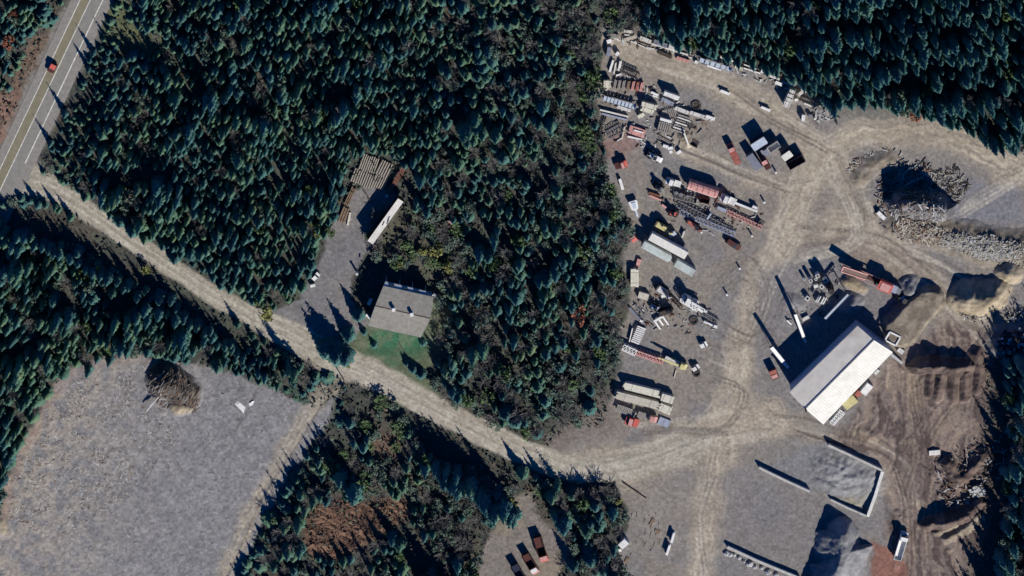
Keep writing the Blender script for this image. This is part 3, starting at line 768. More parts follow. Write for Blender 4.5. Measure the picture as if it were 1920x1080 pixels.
# leafless and brushy trees: the open ones read one by one
di=[k for k in np.nonzero(dec)[0] if inside[k]]
di=sorted(di,key=lambda k:-min(rr[k],2.0)*hh[k]); SC={'bare':([],[],0),'leaf':([],[],0)}; CNT={'bare':0,'leaf':0}
def mass_add(key,me,x,y,sx,sz):
    V,F,o=SC[key]; n=len(me.vertices); v=np.empty(n*3); me.vertices.foreach_get('co',v); v=v.reshape(-1,3); a=RNG.uniform(0,6.28); ca,sa=math.cos(a),math.sin(a); p=at((x,y)); z=ground_z(x,y)
    V.append(np.stack([(v[:,0]*ca-v[:,1]*sa)*sx+p.x,(v[:,0]*sa+v[:,1]*ca)*sx+p.y,v[:,2]*sz+z],1)); F.extend([tuple(i+o for i in q.vertices) for q in me.polygons]); SC[key]=(V,F,o+n)
for k in di:
    x,y=X[k],Y[k]; q=RNG.random()
    ar='beside the lumber racks' if x>800 and y<345 else 'between house and lumber yard' if x>800 and y<800 else 'around the brown brush clearing' if y>720 else 'above the lumber yard' if x>1100 else 'in the close wood near the highway'
    key='bare' if q<0.55 else 'leaf'; CNT[key]+=1
    if CNT[key]>(230 if key=='bare' else 190):
        if key=='bare': mass_add(key,PBARE[RNG.integers(5)][0],x,y,min(rr[k]/1.5,1.3),hh[k]*0.7/6)
        else: mass_add(key,PLEAF['leaf_sage'][RNG.integers(3)][0],x,y,min(rr[k]/1.9,1.2),hh[k]*0.5/5)
        continue
    if q<0.55:
        b=PBARE[RNG.integers(5)]; put_tree('bare_tree','leafless grey-brown tree '+ar,'leafless trees '+ar,x,y,b,min(rr[k]/1.5,1.3),hh[k]*0.7/6,RNG.uniform(0,6.28))
    else:
        m='leaf_sage' if q<0.87 else 'leaf_green'
        b=PLEAF[m][RNG.integers(3)]; w='sage-coloured' if m=='leaf_sage' else 'fresh green'
        put_tree('broadleaf_tree',w+' broadleaf scrub tree '+ar,w+' scrub '+ar,x,y,b,min(rr[k]/1.9,1.2),hh[k]*0.5/5,RNG.uniform(0,6.28))
for key,nm,m,lb in (('bare','leafless_scrub','twig','smaller leafless grey scrub mixed through the wood'),('leaf','broadleaf_scrub','leaf_sage','smaller sage-green scrub mixed through the wood')):
    V,F,o=SC[key]
    if V:
        me=bpy.data.meshes.new(nm); me.from_pydata(np.concatenate(V).tolist(),[],F); me.update(); me.materials.append(M[m]); ob=bpy.data.objects.new(nm,me); C.objects.link(ob); tag(ob,lb,'scrub',kind='stuff')
# the coloured ones
LEAF=[('leaf_yellow',792,468,1.9,3.6,'rounded yellow-green tree nearest the white trailer, behind the house'),('leaf_yellow',822,462,2.6,4.5,'largest yellow-green tree behind the house'),
 ('leaf_yellow',752,490,1.3,2.6,'small pale yellow bush in the shade behind the house'),('leaf_yellow',838,498,2.0,4,'yellow-green tree off the chimney-side corner behind the house'),
 ('leaf_yellow',590,432,2.3,3.6,'golden bush beside the brown board pile on the drive'),('leaf_green',620,432,1.6,3,'green bush at the foot of the brown board pile'),
 ('leaf_yellow',505,582,2.8,4.5,'bright yellow-green tree where driveway meets gravel road'),('leaf_green',488,560,1.8,4,'green bush behind the bright tree at the driveway mouth'),
 ('leaf_yellow',652,672,1.7,2.4,'sunlit yellow bush under the broad dark conifer'),('leaf_red',1083,582,2.6,6,'red-leaved maple standing in the mixed growth beside the yard'),
 ('leaf_red',1716,216,2.0,3,'small pinkish-red bush at the bend of the yard track'),('leaf_red',1686,190,1.8,4,'dull red tree behind the pinkish bush at the track bend'),
 ('leaf_red',14,72,2.2,4,'rusty orange bush beyond the highway nearest the photo edge'),('leaf_red',24,18,1.6,4,'red tree far beyond the highway at the top corner'),
 ('leaf_yellow',1676,98,2.0,6,'yellow tree standing alone among dark spruces above the track bend'),('leaf_yellow',1832,126,1.9,6,'olive yellow tree deep among the spruces at the far wood'),
 ('leaf_green',1098,255,2.3,4,'bright green bush beside the lumber racks'),('leaf_green',1090,235,1.8,4,'bright green sapling behind the bush at the lumber racks'),
 ('leaf_yellow',275,505,1.6,2.6,'yellow bush on the edge of the upper gravel road'),('leaf_yellow',185,500,1.7,5,'yellow-green tree among the roadside spruces'),
 ('leaf_green',620,870,2.4,5,'green broadleaf tree lit beside the tallest spruce'),('leaf_green',682,905,2.0,5,'green broadleaf tree between the tallest spruce and the brush clearing'),
 ('leaf_green',795,855,2.0,5,'pale green tree under the row of tall roadside spruces'),('leaf_sage',1088,925,1.8,3,'pale sage bush at the yard mouth beside the long tree shadow'),
 ('leaf_yellow',1160,935,1.5,2.6,'yellow-green bush on the weedy bank facing the yard'),('leaf_yellow',958,935,1.6,2.5,'yellow bush at the head of the dirt lot'),
 ('leaf_green',1890,735,2.4,9,'teal broadleaf tree beside the muddy ridges'),('leaf_green',1905,800,2.2,9,'teal broadleaf tree below the muddy ridges')]
for m,px,py,r,h,lb in LEAF:
    b=PLEAF[m][random.randrange(3)]; put_tree('broadleaf_tree' if h>3 else 'bush',lb,None,px,py,b,r/1.9,h/5,random.uniform(0,6.28),'tree' if h>3 else 'bush')

# open scrub round the house: looser bushes, olive and grey
RB=random.Random(77)
for k in range(122):
    px,py=(RB.uniform(692,862),RB.uniform(398,500)) if k<76 else (RB.uniform(818,846),RB.uniform(520,645))
    if k>=90: px,py=RB.uniform(640,765),RB.uniform(735,885)
    if inpoly(np.array([px]),np.array([py]),[(690,440),(760,360),(770,400),(720,470)])[0]>0: continue
    q=RB.random(); sh=RB.uniform(.5,1.25)
    wh='around the house' if k<90 else 'south of the gravel road bend'
    if q<.3: put_tree('bare_tree','leafless grey bush in the loose scrub '+wh,'leafless bushes '+wh,px,py,PBARE[RB.randrange(5)],sh,sh*.5,RB.uniform(0,6.28),'bush')
    elif q<.7: put_tree('bush','sage-green bush in the loose scrub '+wh,'sage-green bushes '+wh,px,py,PLEAF['leaf_sage'][RB.randrange(3)],sh,sh*.55,RB.uniform(0,6.28),'bush')
    else: put_tree('bush','olive green bush in the loose scrub '+wh,'olive green bushes '+wh,px,py,PLEAF['leaf_green'][RB.randrange(3)],sh,sh*.55,RB.uniform(0,6.28),'bush')
# undergrowth: low leafy and woody scrub on the forest floor
def scrub(name,n,m,label,size,test,seed):
    r=np.random.default_rng(seed)
    x=r.uniform(-100,2020,n*6); y=r.uniform(-100,1180,n*6)
    k=test(x,y); x,y=x[k][:n],y[k][:n]; n=len(x)
    wx_,wy_=at_np(x,y)
    p=np.stack([wx_,wy_,np.abs(r.normal(0,.55,n))+0.12],1)
    a=r.normal(0,1,(n,3)); a[:,2]*=0.5; a/=np.linalg.norm(a,axis=1)[:,None]
    b=np.cross(a,r.normal(0,1,(n,3))); b/=np.linalg.norm(b,axis=1)[:,None]
    s1=size*r.uniform(0.5,1.6,(n,1)); s2=s1*r.uniform(0.25,0.6,(n,1))
    V=np.stack([p-a*s1,p+b*s2,p+a*s1,p-b*s2],1).reshape(-1,3).astype(np.float32)
    me=bpy.data.meshes.new(name); me.vertices.add(4*n); me.vertices.foreach_set('co',V.ravel()); me.loops.add(4*n); me.loops.foreach_set('vertex_index',np.arange(4*n,dtype=np.int32))
    me.polygons.add(n); me.polygons.foreach_set('loop_start',np.arange(0,4*n,4,dtype=np.int32)); me.polygons.foreach_set('loop_total',np.full(n,4,dtype=np.int32)); me.update(calc_edges=True)
    me.materials.append(M[m]); o=bpy.data.objects.new(name,me); C.objects.link(o); return tag(o,label,'undergrowth',kind='stuff')
def wild(x,y):
    k=np.ones(x.shape,bool)
    for P in (FIELD,YARD,DRIVE,LAWN,SOUTHLOT): k&=inpoly(x,y,P)<1
    d,_,al=track(x,y,ROAD); k&=d>np.interp(al,[0,200,420,600,700,760,1000,1500],[24,21,19,22,31,31,25,34])
    k&=inpoly(x,y,KEEP[6][0])<0
    return k
scrub('undergrowth',26000,'brush','low green-grey scrub covering the forest floor',0.55,lambda x,y:wild(x,y)&(fbm(x/30,y/30,201)>0.44),7)
scrub('dead_undergrowth',8000,'brush_brown','brown dead scrub and twigs on the forest floor',0.6,lambda x,y:wild(x,y)&(fbm(x/30,y/30,201)<0.50),8)

from collections import Counter
print('KINDS',Counter(o.name.split('.')[0] for o in bpy.data.objects if o.get('category')).most_common(6),CNT)
# ------------------------------------------------------------------ the kit: things that stand in the yard
def pack(label,p0,p1,w,h=1.0,n=4,m='lumber',gap=0.16,layers=2,group=None,name='lumber_stack',cat='lumber stack',bear=True,band=True):
    """a stack of squared boards running p0 to p1 on bearers"""
    r,L=span(name,label,cat,p0,p1,h,group); wm=w*S; b0=0.14 if bear else 0.0
    pitch=wm/n; lh=(h-b0)/layers; mb=MB(); R=random.Random(label)
    for k in range(n):
        for j in range(layers):
            e=R.uniform(-.05,.05)*L; y=-wm/2+pitch*(k+.5)
            mb.box((e,y,b0+lh*(j+.5)),(L*R.uniform(.93,1.0),pitch*(1-gap),lh*0.94),R.uniform(-.008,.008))
    mb.build('boards',m,r)
    if bear:
        for x in (-.33,.33): MB().box((x*L,0,b0/2),(0.16,wm*1.06,b0)).build('bearer','timber_dark',r)
    if band:
        for x in (-.28,.3): MB().box((x*L,0,b0+(h-b0)/2+0.012),(0.06,wm+0.05,h-b0+0.03)).build('strap','dark_steel',r)
    return r
def beam(label,p0,p1,w=3,h=0.35,m='lumber_pale',name='beam',cat='beam',group=None,sup=True):
    """one I-shaped beam lying on two blocks"""
    z=h+(0.2 if sup else 0.02); r,L=span(name,label,cat,p0,p1,z,group); wm=max(w*S,0.2); z0=z-h
    mb=MB(); mb.box((0,0,z-h*.1),(L,wm,h*.2)); mb.box((0,0,z0+h*.1),(L,wm,h*.2)); mb.box((0,0,z0+h/2),(L-.01,wm*.3,h*.62)); mb.build('flanges',m,r)
    if sup:
        for x in (-.35,.35): MB().box((x*L,0,z0/2),(0.25,wm*1.5,z0)).build('block','timber_dark',r)
    return r
def pole(label,p0,p1,w=2,m='log_wood',name='pole',cat='pole',group=None,z=0.0):
    ra=w*S/2; r,L=span(name,label,cat,p0,p1,z+2*ra,group); mb=MB(); mb.cyl((-L/2,0,ra+z),(L/2,0,ra+z),ra,ra*.78,9)
    o=mb.build('shaft',m,r); MB().cyl((-L/2-0.015,0,ra+z),(-L/2+.05,0,ra+z),ra*.9,ra*.9,9).build('butt_end','lumber',r); return r
def logrow(label,p0,p1,w,n,m='log_wood',cat='log row',group=None,h=0.5,name='log_row'):
    """logs side by side, each a part"""
    r,L=span(name,label,cat,p0,p1,h,group); wm=w*S; R=random.Random(label); ra=min(wm/n/2*.82,.5)
    for k in range(n):
        y=-wm/2+wm*(k+.5)/n; e=R.uniform(-.04,.04)*L; MB().cyl((-L/2+e,y,ra+.12),(L/2*R.uniform(.9,1)+e,y+R.uniform(-.05,.05),ra+.12),ra,ra*.8,8).build('log',m,r)
    for x in (-.36,.36): MB().box((x*L,0,.06),(.22,wm*1.05,.12)).build('bearer','timber_dark',r)
    return r
def truss(label,p0,p1,w,h=1.0,n=8,m='grey_steel',bar=0.16,z0=0.15,cat='steel truss',name='steel_truss',group=None,top=True):
    r,L=span(name,label,cat,p0,p1,z0+h,group); y=w*S/2; ch=MB(); la=MB()
    for s in (-1,1):
        for z in (z0,z0+h): ch.bar((-L/2,s*y,z),(L/2,s*y,z),bar)
    for k in range(n+1):
        x=-L/2+L*k/n
        la.bar((x,-y,z0+h),(x,y,z0+h),bar*.7); la.bar((x,-y,z0),(x,-y,z0+h),bar*.7); la.bar((x,y,z0),(x,y,z0+h),bar*.7)
        if k<n and top: la.bar((x,-y,z0+h),(x+L/n,y,z0+h),bar*.55); la.bar((x,y,z0),(x+L/n,y,z0+h),bar*.55)
    ch.build('chords',m,r); la.build('lacing',m,r)
    for x in (-.38,.38): MB().box((x*L,0,z0/2-.04),(.3,w*S*1.1,z0)).build('bearer','timber_dark',r)
    return r
def container(label,p0,p1,w,h=2.6,m='offwhite',name='shipping_container',cat='container',group=None,open_top=False,side=None):
    r,L=span(name,label,cat,p0,p1,h,group); y=w*S/2; mb=MB(); n=max(4,int(L/.5)); side=side or m
    for s in (-1,1):
        mb.box((0,s*(y-.05),h/2),(L,.08,h-.1))
        for k in range(n): mb.box((-L/2+L*(k+.5)/n,s*(y+.0),h/2),(L/n*.5,.05,h-.3))
    mb.box((L/2-.05,0,h/2),(.08,2*y-.2,h-.1)); mb.build('side_walls',side,r)
    d=MB()
    for s in (-1,1): d.box((-L/2+.03,s*y*.48,h/2),(.07,y*.92,h-.15)); d.cyl((-L/2-.03,s*y*.3,.2),(-L/2-.03,s*y*.3,h-.2),.03,.03,6)
    d.build('door',side,r)
    if open_top:
        MB().box((0,0,.15),(L-.1,2*y-.1,.1)).build('floor_plate','rust',r)
    else:
        ro=MB(); ro.box((0,0,h-.03),(L,2*y,.06))
        for k in range(n): ro.box((-L/2+L*(k+.5)/n,0,h+.015),(L/n*.5,2*y-.3,.03))
        ro.build('roof',m,r)
    c=MB()
    for a in (-1,1):
        for s in (-1,1): c.box((a*(L/2-.06),s*(y-.04),h/2),(.15,.17,h+.03))
    c.build('corner_post',side,r); return r
def box_trailer(label,p0,p1,w,h=3.9,m='white_roof',side='white_paint',group=None,round_front=False,worn=False):
    r,L=span('semi_trailer',label,'trailer',p0,p1,h,group); y=w*S/2; z0=1.15
    mb=MB()
    if round_front: mb.prism([(-L/2,-y),(L/2-.7,-y),(L/2-.2,-y*.75),(L/2,-y*.3),(L/2,y*.3),(L/2-.2,y*.75),(L/2-.7,y),(-L/2,y)],z0,h-.04)
    else: mb.box((0,0,(z0+h-.04)/2),(L,2*y,h-.04-z0))
    mb.build('body',side,r)
    ro=MB(); ro.box((-.1 if round_front else 0,0,h-.02),(L-(1.2 if round_front else .1),2*y-.1,.04))
    for k in range(int(L/1.2)): ro.box((-L/2+.6+1.2*k,0,h+.01),(.07,2*y-.12,.03))
    ro.build('roof',m,r)
    if worn:
        q=MB()
        for a,b in ((-.05,.1),(.08,-.12),(.02,-.3)): q.box((a*L,b*2*y,h+.03),(1.6,.35,.02),.2)
        q.build('roof_patch','dark_steel',r)
    MB().box((0,0,z0-.12),(L-.3,y*.9,.22)).build('frame','dark_steel',r)
    MB().box((-L/2-.05,0,.55),(.12,2*y*.9,.14)).build('bumper','dark_steel',r)
    MB().box((-L/2-.02,0,(z0+h)/2),(.05,2*y*.94,h-z0-.2)).build('rear_door','offwhite',r)
    for s in (-1,1): MB().bar((L/2-2.6,s*y*.6,0),(L/2-2.6,s*y*.6,z0),.16).build('landing_leg','dark_steel',r)
    wheels(r,(-L/2+1.2,-L/2+2.4),y-.2,.5,.3); return r
def flatbed(label,p0,p1,w,h=1.2,m='lumber_grey',fr='dark_steel',slats=12,load=None,group=None,head=True,axles=2):
    r,L=span('flatbed_trailer',label,'trailer',p0,p1,h,group); y=w*S/2; mb=MB()
    for k in range(slats): mb.box((-L/2+L*(k+.5)/slats,0,h-.06),(L/slats*.72,2*y,.1))
    mb.build('deck',m,r); f=MB()
    for s in (-1,1): f.box((0,s*y*.55,h-.24),(L,.16,.24)); f.box((0,s*(y+.03),h-.08),(L,.08,.18))
    f.bar((L/2,0,h-.3),(L/2+.9,0,h-.4),.2); f.build('frame',fr,r)
    if head: MB().box((L/2+.04,0,h+.35),(.08,2*y,.9)).build('headboard',fr,r)
    wheels(r,[-L/2+.9+1.15*k for k in range(axles)],y-.15,.45,.28); return r
def motor(label,p0,p1,w,m,bed=False,name='parked_car',cat='car',group=None,roof=None,h=1.65):
    """a car or a pickup, p1 is the nose"""
    r,L=span(name,label,cat,p0,p1,h,group); y=w*S/2; f=L/4.7; k=h/1.65
    prof=[(-2.3,.45),(2.25,.45),(2.35,.75),(2.2,.98),(1.1,1.08),(-2.3,1.06)] if not bed else [(-.3,.45),(2.25,.45),(2.35,.75),(2.2,1.0),(1.1,1.12),(-.3,1.1)]
    mb=MB(); mb.side([(a*f,b*k) for a,b in prof],-y,y)
    if bed:
        for s in (-1,1): mb.box((-1.32*f,s*(y-.07),.8*k),(2.0*f,.12,.62*k))
        mb.box((-2.3*f,0,.8*k),(.1,2*y-.26,.6*k)); mb.box((-1.3*f,0,.55*k),(1.95*f,2*y-.28,.1))
    mb.build('body',m,r)
    a0,a1=(-.35,1.0) if bed else (-2.05,1.05)
    MB().side([(a0*f,1.05*k),(a1*f,1.07*k),((a1-.7)*f,1.6*k),((a0+.25)*f,1.6*k)],-y*.88,y*.88).build('window_band','glass',r)
    MB().box(((a0+a1-.45)/2*f,0,1.62*k),((a1-a0-.9)*f,y*1.62,.06)).build('roof',roof or m,r)
    for s in (-1,1):
        MB().box((2.32*f,s*y*.72,.78*k),(.08,.3,.18)).build('headlight','concrete_pale',r)
        MB().box((-2.34*f,s*y*.8,.85*k),(.06,.2,.2)).build('tail_light','bright_red',r)
    wheels(r,(-1.45*f,1.45*f),y-.05,.36*k,.24); return r
def truck(label,p0,p1,w,cab,bed='flat',bm='offwhite',h=2.7,group=None,cab_roof=None,cabL=2.4):
    """p1 is the nose; bed: flat, dump, tank, crane, bare"""
    r,L=span('heavy_truck',label,'truck',p0,p1,h,group); y=w*S/2; x1=L/2; xc=x1-cabL
    fr=MB()
    for s in (-1,1): fr.box((0,s*.42,.85),(L-.2,.16,.26))
    fr.box((-L/2+.05,0,.7),(.14,1.7*y,.2)); fr.build('chassis','dark_steel',r)
    c=MB().side([(xc,.6),(x1,.6),(x1,1.5),(x1-.85,1.65),(x1-1.1,h-.06),(xc+.1,h-.06)],-y*.95,y*.95).build('cab',cab,r)
    MB().slab((x1-.84,-y*.8,1.72),(x1-.84,y*.8,1.72),(x1-1.06,y*.8,h-.2),(x1-1.06,-y*.8,h-.2),.03).build('windscreen','glass',c)
    MB().box(((xc+x1-1.0)/2,0,h-.03),(cabL-1.1,1.7*y,.07)).build('cab_roof',cab_roof or cab,c)
    a,b=-L/2,xc-.2; mid=(a+b)/2; bl=b-a
    if bed=='flat':
        d=MB()
        for k in range(9): d.box((a+bl*(k+.5)/9,0,1.16),(bl/9*.8,2*y,.12))
        d.box((b-.06,0,1.7),(.1,2*y,1.1)); d.build('deck',bm,r)
    elif bed=='dump':
        d=MB(); d.box((mid,0,1.25),(bl,2*y-.1,.14))
        for s in (-1,1): d.box((mid,s*(y-.06),1.9),(bl,.12,1.3))
        d.box((b-.06,0,2.05),(.12,2*y-.26,1.5)); d.box((a+.06,0,1.75),(.12,2*y-.26,1.0)); d.box((b+.3,0,2.75),(.9,2*y,.1)); d.build('dump_body',bm,r)
    elif bed=='box':
        MB().box((mid,0,(1.15+h)/2),(bl,2*y,h-1.15)).build('cargo_box',bm,r)
        MB().box((mid,0,h+.02),(bl-.1,2*y-.1,.05)).build('cargo_roof',bm,r)
    elif bed=='crane':
        MB().box((mid,0,1.15),(bl,2*y*.9,.25)).build('deck','offwhite',r)
        MB().cyl((b-.6,0,1.2),(b-.6,0,2.5),.35,.3,10).build('crane_post',bm,r)
        bo=MB().bar((b-.6,0,2.6),(a-1.2,0,3.0),.55,.5).build('crane_boom',bm,r); MB().bar((a-1.2,0,3.0),(a-2.4,0,3.05),.32,.3).build('boom_extension',bm,bo)
        for s in (-1,1): MB().box((mid,s*y*.9,1.45),(1.2,.35,.5)).build('tool_box',bm,r)
    wheels(r,(x1-1.0,a+.9,a+2.1),y-.15,.5,.3); return r
def loader(label,p0,p1,w,m,h=3.1,group=None,bucket_m='dark_steel',cab_roof=None):
    """wheel loader, bucket at p1"""
    r,L=span('wheel_loader',label,'loader',p0,p1,h,group); y=w*S/2; f=L/7.0
    MB().side([(-3.4*f,.8),(-.6*f,.8),(-.6*f,2.1),(-2.6*f,2.1),(-3.4*f,1.75)],-y*.62,y*.62).build('engine_cover',m,r)
    MB().box((.5*f,0,1.15),(2.2*f,y*.9,.7)).build('front_frame',m,r)
    c=MB().box((-.35*f,0,2.35),(1.3*f,y*1.05,1.4)).build('cab','glass',r); MB().box((-.35*f,0,h-.03),(1.5*f,y*1.25,.1)).build('cab_roof',cab_roof or m,c)
    for s in (-1,1): MB().bar((.3*f,s*y*.45,1.7),(2.6*f,s*y*.45,.8),.24,.36).build('lift_arm',m,r)
    MB().side([(2.5*f,.15),(3.5*f,.12),(3.55*f,.2),(2.75*f,.35),(2.7*f,1.2),(2.5*f,1.3)],-y*1.05,y*1.05).build('bucket',bucket_m,r)
    wheels(r,(-2.0*f,1.25*f),y*.85,.75,.55); return r
def excavator(label,p0,p1,w,m,h=3.0,group=None,reach=True):
    """tracked machine, boom towards p1"""
    r,L=span('excavator',label,'excavator',p0,p1,h,group); y=w*S/2; b=-L/2+2.2
    for s in (-1,1): MB().side([(b-2.1,.35),(b-1.8,.02),(b+1.8,.02),(b+2.1,.35),(b+1.9,.85),(b-1.9,.85)],s*y*.95-.28,s*y*.95+.28).build('track','rubber',r)
    MB().box((b-.2,0,1.5),(3.6,y*1.7,1.1)).build('upper_body',m,r); MB().side([(b-2.3,1.0),(b-1.7,1.0),(b-1.7,2.1),(b-2.2,2.0)],-y*.85,y*.85).build('counterweight','dark_steel',r)
    c=MB().box((b+.9,y*.45,2.3),(1.5,y*.75,1.3)).build('cab','glass',r); MB().box((b+.9,y*.45,h-.03),(1.6,y*.82,.1)).build('cab_roof',m,c)
    e=L/2; k=(b+1.5+e)/2
    bo=MB().bar((b+1.2,-y*.15,1.8),(k,-y*.15,h+.8),.5,.6).bar((k,-y*.15,h+.8),(e-.6,-y*.15,h*.75),.42,.5).build('boom',m,r)
    MB().bar((e-.6,-y*.15,h*.78),(e-.1,-y*.15,.8),.32,.36).build('stick',m,r); MB().side([(e-.6,.1),(e+.2,.15),(e+.2,.9),(e-.1,.9),(e-.15,.4),(e-.6,.3)],-y*.45,y*.2).build('bucket','dark_steel',r); return r
def conveyor(label,p0,z0,p1,z1,w=5,m='white_paint',cat='conveyor',legs=True,group=None):
    """inclined belt from p0 at height z0 up to p1 at z1"""
    A,B=at(p0,z0),at(p1,z1); o=root('belt_conveyor',label,cat,(A.x,A.y,0),math.atan2(B.y-A.y,B.x-A.x),group)
    L=math.hypot(B.x-A.x,B.y-A.y); y=w*S/2; be=MB().slab((0,-y*.8,z0),(L,-y*.8,z1),(L,y*.8,z1),(0,y*.8,z0),.08); be.build('belt_cover',m,o)
    t=MB()
    for s in (-1,1):
        t.bar((0,s*y,z0-.05),(L,s*y,z1-.05),.14,.2); t.bar((0,s*y,z0-.75),(L,s*y,z1-.75),.12)
        for k in range(9): t.bar((L*k/9,s*y,z0+(z1-z0)*k/9-.05),(L*(k+1)/9,s*y,z0+(z1-z0)*(k+1)/9-.75),.09)
    t.build('side_truss','grey_steel',o)
    MB().cyl((L,-y*.8,z1-.25),(L,y*.8,z1-.25),.3,.3,10).build('head_drum','dark_steel',o)
    if legs:
        for f in (.55,.93):
            zz=z0+(z1-z0)*f-.7
            for s in (-1,1): MB().bar((L*f,s*y*1.6,0),(L*f-.3,s*y*.8,zz),.16).build('leg','grey_steel',o)
    return o
def hollow(label,p,size,h,m='concrete_pale',rz=0.3,group='hollow concrete blocks in the parts cluster'):
    """open square concrete box standing on end"""
    c=at(p,h); o=root('concrete_box',label,'concrete box',(c.x,c.y,0),rz,group); a=size*S/2; t=a*.34; mb=MB()
    for s in (-1,1): mb.box((0,s*(a-t/2),h/2),(2*a,t,h)); mb.box((s*(a-t/2),0,h/2),(t,2*a-2*t-.004,h-.01))
    mb.build('walls',m,o); MB().box((0,0,.1),(2*a-2*t-.01,2*a-2*t-.01,.15)).build('sump_floor','gravel_grey',o); return o
def block(label,p0,p1,w,h,m,name='crate',cat='crate',group=None):
    """a framed crate with battens"""
    r,L=span(name,label,cat,p0,p1,h,group); y=w*S/2; MB().box((0,0,h/2+.05),(L-.1,2*y-.1,h-.1)).build('panels',m,r)
    b=MB()
    for s in (-1,1):
        for x in (-.5,0,.5): b.box((x*(L-.12),s*(y-.02),h/2),(.12,.1,h))
    for x in (-.5,0,.5): b.box((x*(L-.12),0,h+.02),(.1,2*y-.1,.06))
    b.build('battens',m,r); MB().box((0,0,.03),(L,2*y,.06)).build('skid','timber_dark',r); return r
def post(label,p,h=1.1,m='white_paint',r0=.32,group=None):
    c=at(p,h); o=root('marker_post',label,'post',(c.x,c.y,0),0,group); MB().cyl((0,0,0),(0,0,h),r0,r0*.8,10).build('drum',m,o); MB().cyl((0,0,h),(0,0,h+.08),r0*1.15,r0*1.0,10).build('lid',m,o); return o
def pallets(label,p0,p1,w,h,n,m='white_paint',group=None):
    """slatted rack: cross boards on two rails"""
    r,L=span('slatted_rack',label,'rack',p0,p1,h,group); y=w*S/2
    for k in range(n): MB().box((-L/2+L*(k+.5)/n,0,h-.08),(L/n*.62,2*y,.16)).build('slat',m,r)
    for s in (-1,1): MB().box((0,s*y*.7,h-.28),(L,.14,.22)).build('rail','lumber_grey',r)
    for x in (-.45,.45): MB().box((x*L,0,(h-.39)/2),(.2,2*y,h-.39)).build('trestle','timber_dark',r)
    return r
def wall_run(label,pts,h,t,m,cat='wall',name='concrete_wall',course=2.4):
    """a retaining wall of big blocks along survey pixels (top edge)"""
    P=[at(p,h) for p in pts]; o=root(name,label,cat,(P[0].x,P[0].y,0)); mb=MB(); cap=MB(); R=random.Random(label)
    for a,b in zip(P[:-1],P[1:]):
        a=a-P[0]; b=b-P[0]; L=math.hypot(b.x-a.x,b.y-a.y); n=max(1,int(L/course)); an=math.atan2(b.y-a.y,b.x-a.x)
        for k in range(n):
            c=a.lerp(b,(k+.5)/n)
            for j in range(2): mb.box((c.x+R.uniform(-.04,.04),c.y+R.uniform(-.04,.04),h*(.25+.5*j)-.04),(L/n*.97,t,h*.48),an)
            cap.box((c.x,c.y,h-.02),(L/n*.99,t*1.08,.09),an)
    mb.build('blocks',m,o); cap.build('coping',m,o); return o

